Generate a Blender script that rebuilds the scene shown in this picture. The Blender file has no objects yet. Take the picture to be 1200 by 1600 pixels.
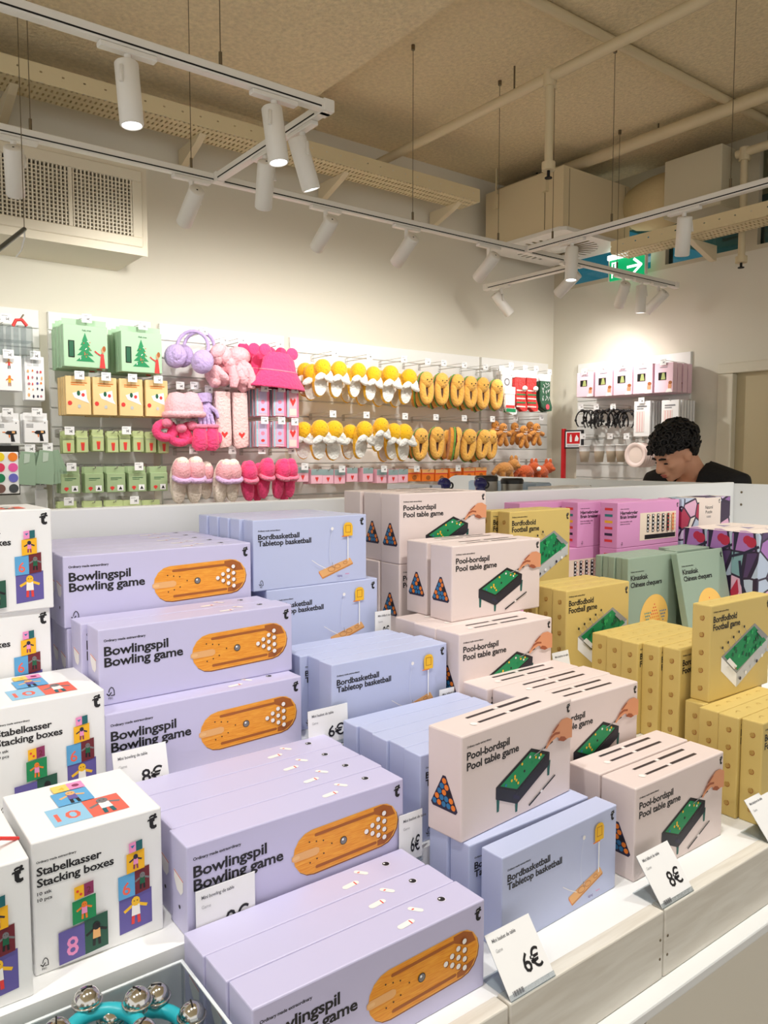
import bpy, bmesh, math, random
from mathutils import Vector, Matrix
random.seed(7)
PI = math.pi
R = math.radians
scene = bpy.context.scene
col = scene.collection
CZ = 1.5                       # eye height; the tables below are measured from the eye
# ---------------------------------------------------------------- camera, world, exposure
cd = bpy.data.cameras.new('camera'); cam = bpy.data.objects.new('camera', cd); col.objects.link(cam)
F_PX, YAW, PITCH = 1210.0, R(37.15), R(4.2)
cd.sensor_fit = 'VERTICAL'; cd.sensor_height = 24.0; cd.lens = F_PX/1600*24.0
cd.clip_start = .02; cd.clip_end = 60
cam.location = (0, 0, CZ); cam.rotation_euler = (PI/2-PITCH, 0, -YAW)
scene.camera = cam
w = bpy.data.worlds.new('world'); scene.world = w; w.use_nodes = True
w.node_tree.nodes['Background'].inputs[0].default_value = (1, .985, .96, 1)
w.node_tree.nodes['Background'].inputs[1].default_value = .95
vs = scene.view_settings
vs.view_transform = 'Standard'; vs.look = 'None'; vs.exposure = 0.0; vs.gamma = 1; vs.use_curve_mapping = False
SPOT_W = 30

def ray(px, py):
    cy, sy, cp, sp = math.cos(YAW), math.sin(YAW), math.cos(PITCH), math.sin(PITCH)
    Fw = Vector((sy*cp, cy*cp, -sp)); Rt = Vector((cy, -sy, 0)); Up = Rt.cross(Fw)
    return Fw+Rt*((px-600)/F_PX)-Up*((py-800)/F_PX)
def atY(px, py, Y): d = ray(px, py); k = Y/d.y; return Vector((d.x*k, Y, d.z*k+CZ))
def atX(px, py, X): d = ray(px, py); k = X/d.x; return Vector((X, d.y*k, d.z*k+CZ))
def atZ(px, py, z): d = ray(px, py); k = (z-CZ)/d.z; return Vector((d.x*k, d.y*k, z))

# ---------------------------------------------------------------- materials
def lin(c):
    c = c/255.0
    return c/12.92 if c <= .04045 else ((c+.055)/1.055)**2.4
def rgb(r, g, b): return (lin(r), lin(g), lin(b), 1)
MATS = {}
def mat(name, c, rough=.5, metal=0, bump=0, bscale=80, var=0, vscale=6, emit=0, spec=None, alpha=1, trans=0, sheen=0):
    if name in MATS: return MATS[name]
    m = bpy.data.materials.new(name); m.use_nodes = True; MATS[name] = m
    nt = m.node_tree; b = nt.nodes['Principled BSDF']
    C = rgb(*c); b.inputs['Base Color'].default_value = C
    b.inputs['Roughness'].default_value = rough; b.inputs['Metallic'].default_value = metal
    if spec is not None: b.inputs['Specular IOR Level'].default_value = spec
    if trans: b.inputs['Transmission Weight'].default_value = trans
    if sheen: b.inputs['Sheen Weight'].default_value = sheen
    if alpha < 1: b.inputs['Alpha'].default_value = alpha
    if emit:
        b.inputs['Emission Color'].default_value = C; b.inputs['Emission Strength'].default_value = emit
    if bump or var:
        tc = nt.nodes.new('ShaderNodeTexCoord')
    if bump:
        n = nt.nodes.new('ShaderNodeTexNoise'); n.inputs['Scale'].default_value = bscale; n.inputs['Detail'].default_value = 4
        bp = nt.nodes.new('ShaderNodeBump'); bp.inputs['Strength'].default_value = bump; bp.inputs['Distance'].default_value = .01
        nt.links.new(tc.outputs['Object'], n.inputs['Vector']); nt.links.new(n.outputs['Fac'], bp.inputs['Height'])
        nt.links.new(bp.outputs['Normal'], b.inputs['Normal'])
    if var:
        n2 = nt.nodes.new('ShaderNodeTexNoise'); n2.inputs['Scale'].default_value = vscale; n2.inputs['Detail'].default_value = 5
        rp = nt.nodes.new('ShaderNodeMapRange'); rp.inputs[1].default_value = .3; rp.inputs[2].default_value = .7
        rp.inputs[3].default_value = 1-var; rp.inputs[4].default_value = 1+var*.6
        mx = nt.nodes.new('ShaderNodeVectorMath'); mx.operation = 'SCALE'; mx.inputs[0].default_value = C[:3]
        nt.links.new(tc.outputs['Object'], n2.inputs['Vector']); nt.links.new(n2.outputs['Fac'], rp.inputs[0])
        nt.links.new(rp.outputs[0], mx.inputs['Scale']); nt.links.new(mx.outputs[0], b.inputs['Base Color'])
    return m
def wood_mat(name, c1, c2, scale=(4, 60, 60), rough=.45, rot=0):
    m = mat(name, c1, rough); nt = m.node_tree; b = nt.nodes['Principled BSDF']
    tc = nt.nodes.new('ShaderNodeTexCoord'); mp = nt.nodes.new('ShaderNodeMapping'); mp.inputs['Scale'].default_value = scale
    n = nt.nodes.new('ShaderNodeTexNoise'); n.inputs['Scale'].default_value = 3; n.inputs['Detail'].default_value = 6; n.inputs['Distortion'].default_value = .6
    r = nt.nodes.new('ShaderNodeValToRGB'); r.color_ramp.elements[0].position = .35; r.color_ramp.elements[1].position = .65
    r.color_ramp.elements[0].color = rgb(*c1); r.color_ramp.elements[1].color = rgb(*c2)
    nt.links.new(tc.outputs['Object'], mp.inputs[0]); nt.links.new(mp.outputs[0], n.inputs['Vector'])
    nt.links.new(n.outputs['Fac'], r.inputs[0]); nt.links.new(r.outputs[0], b.inputs['Base Color'])
    return m
def voronoi_mat(name, cols, scale=14):
    m = mat(name, (200, 180, 200), .45); nt = m.node_tree; b = nt.nodes['Principled BSDF']
    tc = nt.nodes.new('ShaderNodeTexCoord'); v = nt.nodes.new('ShaderNodeTexVoronoi'); v.inputs['Scale'].default_value = scale
    sp = nt.nodes.new('ShaderNodeSeparateColor')
    r = nt.nodes.new('ShaderNodeValToRGB'); r.color_ramp.interpolation = 'CONSTANT'
    el = r.color_ramp.elements
    while len(el) < len(cols): el.new(.5)
    for i, c in enumerate(cols): el[i].position = i/len(cols); el[i].color = rgb(*c)
    v2 = nt.nodes.new('ShaderNodeTexVoronoi'); v2.feature = 'DISTANCE_TO_EDGE'; v2.inputs['Scale'].default_value = scale
    lt = nt.nodes.new('ShaderNodeMath'); lt.operation = 'LESS_THAN'; lt.inputs[1].default_value = .05
    mx = nt.nodes.new('ShaderNodeMix'); mx.data_type = 'RGBA'; mx.inputs['B'].default_value = rgb(46, 32, 60)
    nt.links.new(tc.outputs['Object'], v.inputs['Vector']); nt.links.new(tc.outputs['Object'], v2.inputs['Vector'])
    nt.links.new(v.outputs['Color'], sp.inputs[0]); nt.links.new(sp.outputs[0], r.inputs[0])
    nt.links.new(v2.outputs['Distance'], lt.inputs[0]); nt.links.new(lt.outputs[0], mx.inputs['Factor'])
    nt.links.new(r.outputs[0], mx.inputs['A']); nt.links.new(mx.outputs['Result'], b.inputs['Base Color'])
    return m
def clear_mat(name, tint, gloss=.12):
    m = mat(name, tint, .05); nt = m.node_tree
    out = nt.nodes['Material Output']; tr = nt.nodes.new('ShaderNodeBsdfTransparent'); tr.inputs[0].default_value = rgb(*tint)
    gl = nt.nodes.new('ShaderNodeBsdfGlossy'); gl.inputs['Roughness'].default_value = .04
    mx = nt.nodes.new('ShaderNodeMixShader'); mx.inputs[0].default_value = gloss
    nt.links.new(tr.outputs[0], mx.inputs[1]); nt.links.new(gl.outputs[0], mx.inputs[2]); nt.links.new(mx.outputs[0], out.inputs[0])
    return m

# ---------------------------------------------------------------- mesh builder
class MB:
    def __init__(s): s.v = []; s.f = []; s.m = []; s.s = []; s.mats = []; s.lay = 0
    def mi(s, m):
        if m not in s.mats: s.mats.append(m)
        return s.mats.index(m)
    def add(s, vs, fs, m, smooth=False):
        o = len(s.v); s.v += [tuple(p) for p in vs]; k = s.mi(m)
        for f in fs: s.f.append(tuple(i+o for i in f)); s.m.append(k); s.s.append(smooth)
    def box(s, x0, x1, y0, y1, z0, z1, m, T=None):
        vs = [Vector((x, y, z)) for z in (z0, z1) for y in (y0, y1) for x in (x0, x1)]
        if T: vs = [T @ p for p in vs]
        s.add(vs, [(0, 2, 3, 1), (4, 5, 7, 6), (0, 1, 5, 4), (2, 6, 7, 3), (0, 4, 6, 2), (1, 3, 7, 5)], m)
    def bbox(s, x0, x1, y0, y1, z0, z1, m, bev=.003, seg=2, T=None):
        bm = bmesh.new(); bmesh.ops.create_cube(bm, size=1)
        for p in bm.verts: p.co = Vector(((x0+x1)/2+p.co.x*(x1-x0), (y0+y1)/2+p.co.y*(y1-y0), (z0+z1)/2+p.co.z*(z1-z0)))
        bmesh.ops.bevel(bm, geom=bm.edges[:], offset=bev, segments=seg, affect='EDGES', profile=.5)
        s.bm(bm, m, T, False)
    def shell(s, x0, x1, y0, y1, z0, z1, m, open_dir, th=.008):     # hollow box, open on one side
        bm = bmesh.new(); bmesh.ops.create_cube(bm, size=1)
        d = Vector(open_dir); bm.normal_update()
        bmesh.ops.delete(bm, geom=[f for f in bm.faces if f.normal.dot(d) > .9], context='FACES_ONLY')
        for p in bm.verts: p.co = Vector(((x0+x1)/2+p.co.x*(x1-x0), (y0+y1)/2+p.co.y*(y1-y0), (z0+z1)/2+p.co.z*(z1-z0)))
        bm.normal_update(); bmesh.ops.solidify(bm, geom=bm.faces[:], thickness=th)
        s.bm(bm, m, None, False)
    def plate_hole(s, outer, inner, m, fn, w0, w1):                  # flat plate with a hole, equal point counts
        n = len(outer); vs = [fn(*p, w0) for p in outer]+[fn(*p, w0) for p in inner]+[fn(*p, w1) for p in outer]+[fn(*p, w1) for p in inner]; fs = []
        for i in range(n):
            j = (i+1) % n
            fs += [(i, j, n+j, n+i), (2*n+i, 3*n+i, 3*n+j, 2*n+j), (i, 2*n+i, 2*n+j, j), (n+i, n+j, 3*n+j, 3*n+i)]
        s.add(vs, fs, m)
    def bm(s, bm, m, T=None, smooth=False):
        bm.verts.ensure_lookup_table(); bm.verts.index_update()
        vs = [(T @ p.co) if T else p.co.copy() for p in bm.verts]
        s.add(vs, [[q.index for q in f.verts] for f in bm.faces], m, smooth); bm.free()
    def tube(s, pts, r, m, n=8, cap=True, smooth=True, closed=False):
        pts = [Vector(p) for p in pts]; N = len(pts)
        rs = r if isinstance(r, (list, tuple)) else [r]*N
        vs = []; ref = None
        for i, p in enumerate(pts):
            if closed: t = pts[(i+1) % N]-pts[i-1]
            else: t = pts[min(i+1, N-1)]-pts[max(i-1, 0)]
            t.normalize()
            if ref is None: ref = Vector((0, 0, 1)) if abs(t.z) < .9 else Vector((1, 0, 0))
            a = (ref-t*ref.dot(t)); a.normalize(); b = t.cross(a); ref = a
            for k in range(n):
                q = 2*PI*k/n; vs.append(p+a*(rs[i]*math.cos(q))+b*(rs[i]*math.sin(q)))
        fs = []
        for i in range(N if closed else N-1):
            j = (i+1) % N
            for k in range(n): fs.append((i*n+k, i*n+(k+1) % n, j*n+(k+1) % n, j*n+k))
        s.add(vs, fs, m, smooth)
        if cap and not closed:
            s.add(vs[:n], [tuple(reversed(range(n)))], m); s.add(vs[-n:], [tuple(range(n))], m)
    def cyl(s, a, b, r, m, n=12, r2=None): s.tube([a, b], [r, r if r2 is None else r2], m, n)
    def ell(s, c, rx, ry, rz, m, T=None, nu=12, nv=8, z0=-1, z1=1):
        vs = []; fs = []
        for j in range(nv+1):
            ph = -PI/2+PI*j/nv
            for i in range(nu):
                th = 2*PI*i/nu
                z = max(z0, min(z1, math.sin(ph)))
                p = Vector((math.cos(ph)*math.cos(th)*rx, math.cos(ph)*math.sin(th)*ry, z*rz))
                if T: p = T @ p
                vs.append(p+Vector(c))
        for j in range(nv):
            for i in range(nu): fs.append((j*nu+i, j*nu+(i+1) % nu, (j+1)*nu+(i+1) % nu, (j+1)*nu+i))
        s.add(vs, fs, m, True)
    def lathe(s, prof, m, n=20, T=None, c=(0, 0, 0)):
        vs = []; fs = []
        for (r, z) in prof:
            for i in range(n):
                p = Vector((r*math.cos(2*PI*i/n), r*math.sin(2*PI*i/n), z))
                if T: p = T @ p
                vs.append(p+Vector(c))
        for j in range(len(prof)-1):
            for i in range(n): fs.append((j*n+i, j*n+(i+1) % n, (j+1)*n+(i+1) % n, (j+1)*n+i))
        s.add(vs, fs, m, True)
    def torus(s, c, Rr, r, m, T=None, n=24, k=8, sx=1, sy=1):
        pts = []
        for i in range(n):
            a = 2*PI*i/n; p = Vector((Rr*sx*math.cos(a), Rr*sy*math.sin(a), 0))
            if T: p = T @ p
            pts.append(p+Vector(c))
        s.tube(pts, r, m, k, closed=True)
    def prism(s, pts, y0, y1, m, T=None):      # outline in x,z extruded along y
        n = len(pts); vs = [Vector((p[0], y0, p[1])) for p in pts]+[Vector((p[0], y1, p[1])) for p in pts]
        if T: vs = [T @ p for p in vs]
        s.add(vs, [tuple(range(n)), tuple(reversed(range(n, 2*n)))], m)
        s.add(vs, [(i, i+n, (i+1) % n+n, (i+1) % n) for i in range(n)], m)
    # flat print on a face: map(u, v, w)
    def P(s, fm, pts, m, lift=None):
        s.lay += 1; w_ = .00025+.00005*s.lay if lift is None else lift
        s.add([fm(u, v, w_) for u, v in pts], [tuple(range(len(pts)))], m)
    def C(s, fm, u, v, r, m, n=14, ry=None):
        ry = ry or r; s.P(fm, [(u+r*math.cos(2*PI*i/n), v+ry*math.sin(2*PI*i/n)) for i in range(n)], m)
    def Rc(s, fm, u0, v0, u1, v1, m): s.P(fm, [(u0, v0), (u1, v0), (u1, v1), (u0, v1)], m)
    def S(s, fm, pts, wd, m):
        s.lay += 1
        for (a, b) in zip(pts[:-1], pts[1:]):
            d = Vector((b[0]-a[0], b[1]-a[1])); 
            if d.length < 1e-7: continue
            d.normalize(); n = Vector((-d.y, d.x))*wd/2; e = d*wd*.25
            s.P(fm, [(a[0]-e.x+n.x, a[1]-e.y+n.y), (a[0]-e.x-n.x, a[1]-e.y-n.y), (b[0]+e.x-n.x, b[1]+e.y-n.y), (b[0]+e.x+n.x, b[1]+e.y+n.y)], m, .00025+.00005*s.lay)
    def T(s, fm, txt, u, v, size, m, width=None, bold=.012):
        vs, fs, wd = text_mesh(txt, bold); k = size; kx = k if width is None else width/wd
        s.lay += 1; w_ = .00025+.00005*s.lay
        s.add([fm(u+x*kx, v+y*k, w_) for x, y in vs], fs, m)
    def mesh(s, name):
        me = bpy.data.meshes.new(name); me.from_pydata(s.v, [], s.f)
        for m in s.mats: me.materials.append(m)
        me.polygons.foreach_set('material_index', s.m); me.polygons.foreach_set('use_smooth', s.s)
        me.update(); return me
    def build(s, name, parent=None, loc=None):
        return obj(name, s.mesh(name), parent, loc)
def obj(name, me, parent=None, loc=None, rz=0):
    o = bpy.data.objects.new(name, me); col.objects.link(o)
    if parent: o.parent = parent
    if loc is not None: o.location = loc
    if rz: o.rotation_euler = (0, 0, rz)
    return o
def empty(name, loc=(0, 0, 0), rz=0):
    o = bpy.data.objects.new(name, None); o.empty_display_size = .05; col.objects.link(o); o.location = loc; o.rotation_euler = (0, 0, rz); return o
def tag(o, label, cat, group=None):
    o['label'] = label; o['category'] = cat
    if group: o['group'] = group
    return o
def struct(o, label=None):
    o['kind'] = 'structure'
    if label: o['label'] = label
    return o
TX = {}
def text_mesh(txt, bold=.012):
    k = (txt, bold)
    if k in TX: return TX[k]
    cu = bpy.data.curves.new('t', 'FONT'); cu.body = txt; cu.size = 1; cu.offset = bold; cu.resolution_u = 2; cu.space_character = .95
    o = bpy.data.objects.new('t', cu); col.objects.link(o)
    dg = bpy.context.evaluated_depsgraph_get(); me = o.evaluated_get(dg).to_mesh()
    vs = [(p.co.x, p.co.y) for p in me.vertices]; fs = [tuple(q.vertices) for q in me.polygons]
    x0 = min(p[0] for p in vs); vs = [(x-x0, y) for x, y in vs]; wd = max(p[0] for p in vs)
    o.evaluated_get(dg).to_mesh_clear(); bpy.data.objects.remove(o); bpy.data.curves.remove(cu)
    TX[k] = (vs, fs, wd); return TX[k]

white = mat('white_laminate', (236, 238, 238), .35)
shelfw = mat('white_shelf_paint', (240, 241, 240), .4, bump=.03, bscale=30)
wallp = mat('cream_wall_paint', (226, 221, 205), .75, bump=.03, bscale=60)
ceilm = mat('sprayed_ceiling', (226, 209, 172), .95, bump=1.0, bscale=55, var=.13, vscale=45)
soffm = ceilm
metalw = mat('white_metal', (232, 228, 220), .4)
creamm = mat('cream_metal', (222, 208, 176), .5)
black = mat('ink_black', (22, 20, 24), .5)
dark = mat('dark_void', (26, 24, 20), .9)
inkg = mat('ink_grey', (110, 110, 115), .6)
paper = mat('paper_white', (244, 244, 244), .6)
chrome = mat('bright_steel', (215, 212, 205), .12, 1)
wire = mat('steel_wire', (120, 108, 88), .4, .8)
hookm = mat('hook_chrome', (196, 194, 188), .35, .5)
# ---------------------------------------------------------------- room shell
YW, XW = 4.40, 5.12
CEIL, SOFF = CZ+2.10, CZ+1.95
def quadbox(name, x0, x1, y0, y1, z0, z1, m):
    b = MB(); b.box(x0, x1, y0, y1, z0, z1, m); return b.build(name)
struct(quadbox('floor', -3, 8.2, -4, YW+.15, -.1, 0, mat('floor_concrete', (168, 160, 148), .5, var=.1)))
struct(quadbox('wall_back', -3, XW+.15, YW, YW+.15, 0, CEIL, wallp))
WT = CZ+1.355            # top of the right wall, a band of glazing stands on it
b = MB(); b.box(XW, XW+.15, 2.86, YW, 0, WT, wallp); b.box(XW, XW+.15, -4, 1.86, 0, WT, wallp); b.box(XW, XW+.15, 1.86, 2.86, CZ+.60, WT, wallp)
struct(b.build('wall_right'))
struct(quadbox('ceiling', -3, 8.2, -4, YW+.15, CEIL, CEIL+.1, ceilm))
b = MB(); b.box(-3, 2.35, -4, YW, SOFF, CEIL, soffm)
struct(b.build('trim_1'), 'dropped plaster soffit along the ceiling')
# glazing band above the right wall
gl = empty('window_1', (XW, 0, WT)); struct(gl, 'band of interior glazing above the right wall')
fr = mat('window_frame_paint', (206, 196, 172), .5)
teal = clear_mat('teal_glass', (96, 160, 172), .10); smoke = clear_mat('clear_glass', (214, 216, 208), .08)
H = CEIL-WT
ys = [4.36, 3.42, 2.74, 1.75, .6, -.6]
b = MB(); b.box(0, .1, -4, YW, H-.1, H, fr); b.build('frame_header', gl)
b = MB(); b.box(0, .1, -4, YW, 0, .03, fr); b.build('frame_sill', gl)
for y in ys:
    b = MB(); b.box(0, .1, y-.06, y+.06, .03, H-.1, fr); b.build('mullion', gl)
for y0, y1 in zip(ys[1:], ys[:-1]):
    b = MB(); b.box(.045, .055, y0+.06, y1-.06, .03, .36, teal); b.build('pane', gl)
    b = MB(); b.box(.045, .055, y0+.06, y1-.06, .36, H-.1, smoke); b.build('pane', gl)
quad = quadbox('wall_beyond', 7.6, 7.75, -4, YW+.15, 0, CEIL, wallp); struct(quad)
struct(quadbox('wall_beyond_end_offscreen', XW+.15, 7.75, -4.15, -4, 0, CEIL, wallp))  # unseen end wall, added to close off and dim the room beyond
b = MB(); b.box(7.4, 7.6, -2, YW, WT-.8, WT+.42, mat('teal_panel', (52, 118, 130), .5)); struct(b.build('trim_2'), 'teal bulkhead in the room behind the glazing')
# door
door = empty('door_1', (XW, 2.36, 0)); struct(door, 'beige flush door with a pale frame')
doorm = mat('beige_door', (196, 182, 146), .5)
b = MB(); b.box(.03, .07, -.5, .5, 0, CZ+.6, doorm); b.build('door_leaf', door)
for s_ in (-1, 1):
    b = MB(); b.bbox(-.03, .03, s_*.5-.05 if s_ < 0 else s_*.5-.06, s_*.5+.06 if s_ < 0 else s_*.5+.05, 0, CZ+.554, mat('door_frame_paint', (222, 216, 196), .5), .006); b.build('door_frame', door)
b = MB(); b.bbox(-.03, .03, -.55, .55, CZ+.555, CZ+.625, MATS['door_frame_paint'], .006); b.build('door_frame', door)
b = MB(); b.tube([(-.02, -.40, 1.02), (-.06, -.40, 1.02), (-.06, -.30, 1.02)], .01, chrome); b.build('door_handle', door)

# ---------------------------------------------------------------- the stepped display table
Z0, Z1, Z2, Z3 = [CZ+q for q in (-.57, -.487, -.410, -.328)]
L0, L1, L2, L3, YB = .530, .711, .892, 1.052, 1.325
XE = 2.44; XL = -.45
tb = empty('display_table', (0, 0, 0)); tag(tb, 'long white stepped display table carrying the game boxes', 'table')
for (y0, y1, z, zb, lab) in ((L1, YB, Z1, Z0, 'second'), (L2, YB, Z2, Z1, 'third'), (L3, YB, Z3, Z2, 'rear')):
    t = empty('display_riser', (0, y0, zb)); tag(t, 'white riser board forming the '+lab+' step of the display table', 'riser')
    b = MB(); b.box(XL, XE-.0, 0, .018, 0, z-zb-.014, shelfw); b.build('riser_front', t)
    b = MB(); b.box(XL, XE-.0, 0, y1-y0, z-zb-.014, z-zb, shelfw); b.build('riser_top', t)
b = MB(); b.box(XL, XE, L0+.018, YB, Z0-.05, Z0, shelfw); b.build('table_top', tb)
pine = wood_mat('whitewashed_board', (228, 224, 214), (214, 208, 196), (3, 40, 26), .5)
xs = [XL, .565, .843, 1.45, 2.05, XE]
for i, (x0, x1) in enumerate(zip(xs[:-1], xs[1:])):
    b = MB(); b.bbox(x0+.0012, x1-.0012, L0, L0+.02, Z0-.088, Z0+.001, pine, .002); fb = b.build('front_board', tb)
    b = MB()
    for xx in (x0+.008, x1-.008):
        for zz in (-.035, -.06):
            b.ell((xx, L0-.0002, Z0+zz), .002, .001, .002, wire, nu=8, nv=4)
    b.build('screw', fb)
b = MB(); b.bbox(XL, XE, L0-.022, L0+.06, Z0-.104, Z0-.088, white, .003); b.build('base_ledge', tb)
bas = mat('base_panel', (226, 220, 206), .5)
for x0, x1 in zip((XL, .30, .90, 1.5), (.30, .90, 1.5, XE)):
    b = MB(); b.bbox(x0+.002, x1-.002, L0+.06, L0+.08, .08, Z0-.104, bas, .002); b.build('base_panel', tb)
b = MB(); b.box(XL, XE, L0+.10, YB, 0, .08, dark); b.build('plinth', tb)
b = MB(); b.bbox(XL, XE, YB, YB+.022, .08, CZ-.088, white, .003); bp_ = empty('back_panel', (0, YB, 0)); o = b.build('panel_board', bp_, None); o.location = (0, -YB, 0); tag(bp_, 'white panel standing along the back of the display table', 'panel')
rs_ = empty('rear_display_unit', (0, 1.36, 0)); tag(rs_, 'low white shelf unit standing behind the back panel of the table', 'shelf')
b = MB(); b.box(XL, XE-.001, 0, .93, CZ-.45, CZ-.42, shelfw); b.build('shelf_board', rs_)
b = MB(); b.box(XL, XE-.001, .91, .93, 0, CZ-.45, white); b.build('rear_panel', rs_)
b = MB(); b.box(XL, XL+.02, 0, .91, 0, CZ-.45, white); b.build('side_panel', rs_)
# tall side panel along the end of the table, with a rounded far corner
sp = empty('divider_panel', (XE+.0005, 0, 0)); tag(sp, 'tall white divider panel with a rounded far corner closing the table end', 'panel')
pts = [(-.3, 0), (2.76, 0)]+[(2.66+.10*math.cos(a), CZ-.193+.10*math.sin(a)) for a in [PI/2*i/8 for i in range(9)]]+[(-.3, CZ-.093)]
b = MB(); n = len(pts); b.prism(pts, -.03, 0, white, Matrix(((0, 1, 0, .03), (1, 0, 0, 0), (0, 0, 1, 0), (0, 0, 0, 1)))); b.build('panel_board', sp)
for y in (1.30, 1.9):
    b = MB()
    for z in (-.12, -.16): b.ell((-.001, y, CZ+z), .002, .004, .004, wire, nu=8, nv=4)
    b.build('screw', sp)
# ---------------------------------------------------------------- printed game boxes
def fmF(W, D, H_): return lambda u, v, w_: (u-W/2, -D/2-w_, v)
def fmL(W, D, H_): return lambda u, v, w_: (-W/2-w_, D/2-u, v)
def fmT(W, D, H_): return lambda u, v, w_: (u-W/2, v-D/2, H_+w_)
def logo(b, fm, u, v, s):
    b.P(fm, [(u-.34*s, v+.66*s), (u+.26*s, v+.72*s), (u+.24*s, v+.44*s), (u+.10*s, v+.40*s), (u+.10*s, v+.06*s), (u+.20*s, v-.04*s), (u+.42*s, v+.02*s), (u+.46*s, v-.26*s),
            (u+.20*s, v-.42*s), (u-.12*s, v-.36*s), (u-.30*s, v-.10*s), (u-.32*s, v+.30*s)], black)
    b.P(fm, [(u-.56*s, v+.52*s), (u-.50*s, v+.72*s), (u+.50*s, v+.92*s), (u+.54*s, v+.72*s)], black)
    b.C(fm, u+.02*s, v+.92*s, .38*s, black, 14, .24*s); b.C(fm, u+.30*s, v+1.10*s, .15*s, black, 10)
    b.S(fm, [(u-.2*s, v+.86*s), (u+.1*s, v+.92*s)], .05*s, paper)
def fsc(b, fm, u, v, s):
    b.S(fm, [(u-.5*s, v+.25*s), (u-.25*s, v), (u, v+.35*s)], .12*s, black)
    b.S(fm, [(u-.05*s, v), (u+.35*s, v+.0*s), (u+.32*s, v+.55*s), (u+.18*s, v+.85*s), (u, v+.95*s), (u-.2*s, v+.75*s), (u-.3*s, v+.4*s)], .09*s, black)
    b.T(fm, 'FSC', u-.35*s, v-.42*s, .34*s, black)
def title(b, fm, u, v, s, l1, l2, w1, w2, tagw, pitch=None):
    pitch = pitch or .86*s
    b.T(fm, 'Ordinary made extraordinary', u, v+pitch+1.08*s, .27*s, black, tagw, .02)
    b.T(fm, l1, u, v+pitch, s, black, w1, .022); b.T(fm, l2, u, v, s, black, w2, .022)
def rot(pts, c, a):
    ca, sa = math.cos(a), math.sin(a)
    return [(c[0]+(x-c[0])*ca-(y-c[1])*sa, c[1]+(x-c[0])*sa+(y-c[1])*ca) for x, y in pts]
def stadium(u0, u1, v0, v1, n=8):
    r = (v1-v0)/2; vc = (v0+v1)/2; p = []
    for i in range(n+1): a = -PI/2+PI*i/n; p.append((u1-r+r*math.cos(a), vc+r*math.sin(a)))
    for i in range(n+1): a = PI/2+PI*i/n; p.append((u0+r+r*math.cos(a), vc+r*math.sin(a)))
    return p

oakA = wood_mat('print_bowling_oak', (246, 172, 58), (228, 136, 28), (18, 1, 300), .4)
lilac = mat('lilac_card', (200, 196, 228), .40); blu = mat('periwinkle_card', (190, 198, 230), .40)
blush = mat('blush_card', (228, 212, 208), .48); mustard = mat('mustard_card', (214, 188, 112), .48); sage = mat('sage_card', (150, 170, 152), .5)
pinkc = mat('pink_card', (226, 158, 206), .5); whitec = mat('white_card', (238, 238, 238), .4)
def fl(n, *c): return mat('print_'+n, c, .5)
tan = fl('tan', 234, 176, 112); brown = fl('groove_brown', 166, 92, 34); dbrown = fl('shade_brown', 140, 76, 20); red = fl('red', 226, 60, 56)
pin = fl('ivory', 244, 240, 236); steel = fl('steel_grey', 120, 118, 120); orange = fl('orange', 236, 126, 34); yel = fl('yellow', 244, 190, 40)
green = fl('felt_green', 16, 140, 84); dgreen = fl('deep_green', 14, 92, 60); skin = fl('skin', 222, 152, 112); skin2 = fl('skin_shade', 160, 84, 52); bluep = fl('ball_blue', 44, 118, 168)
navy = fl('navy', 38, 34, 62); lgrey = fl('light_grey', 198, 200, 202); mgrey = fl('mid_grey', 150, 150, 150); whiteg = fl('white', 246, 246, 246); shadowless = fl('pale_blue', 210, 216, 236)

KIND = {}
def kind(name, W, D, H_, body, arts, cat, bev=.0016, noun=None):
    b = MB(); b.bbox(-W/2, W/2, -D/2, D/2, 0, H_, body, bev, 2)
    # the tuck seam of the carton along the left end
    me = b.mesh(name)
    KIND[name] = (W, D, H_, me, [(n, a.mesh(n)) for n, a in arts], cat)
def put(name, x, y, z, label, rz=0, dz=0, group=None, rx=0):
    """x: left edge, y: front edge, z: underside"""
    W, D, H_, me, arts, cat = KIND[name]
    o = obj(name, me, None, (x+W/2, y+D/2, z), rz)
    if rx: o.rotation_euler = (rx, 0, rz)
    for n, a in arts: obj(n, a, o)
    tag(o, label, cat, group); return o
ORD = ['front', 'second', 'third', 'fourth', 'fifth', 'sixth']
def row(name, x, y, z, n, what, where, dx=None, gap=.0004, rz=0):
    D = KIND[name][1]
    for i in range(n):
        d = dx[i] if dx else random.uniform(-.003, .003)
        put(name, x+d, y+i*(D+gap), z, f'{what}, {ORD[i]} of the row {where}' if n > 1 else f'{what} {where}', rz+random.uniform(-.004, .004))

# bowling
W, D, H_ = .276, .0458, .097; f = fmF(W, D, H_)
b = MB(); c = (.195, .045); a = R(1.5); TR = lambda p: rot(p, c, a)
b.P(f, TR(stadium(.123, .268, .0205, .0715)), dbrown); b.P(f, TR(stadium(.122, .267, .022, .073)), fl('rim', 240, 176, 84)); b.P(f, TR(stadium(.1225, .2655, .0228, .0722)), oakA)
b.P(f, TR([(.232, .071), (.246, .0716), (.258, .066), (.263, .055), (.250, .055), (.232, .064)]), brown)
b.P(f, TR([(.236, .024), (.246, .0234), (.256, .028), (.262, .036), (.252, .034), (.236, .030)]), brown)
for v in (.0285, .0655): b.P(f, TR(stadium(.150, .235, v-.0018, v+.0018)), brown)
b.P(f, TR(stadium(.1195, .156, .0425, .0515, 3)), tan); b.P(f, TR(stadium(.121, .130, .045, .049)), fl('tan_light', 240, 190, 130))
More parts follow.
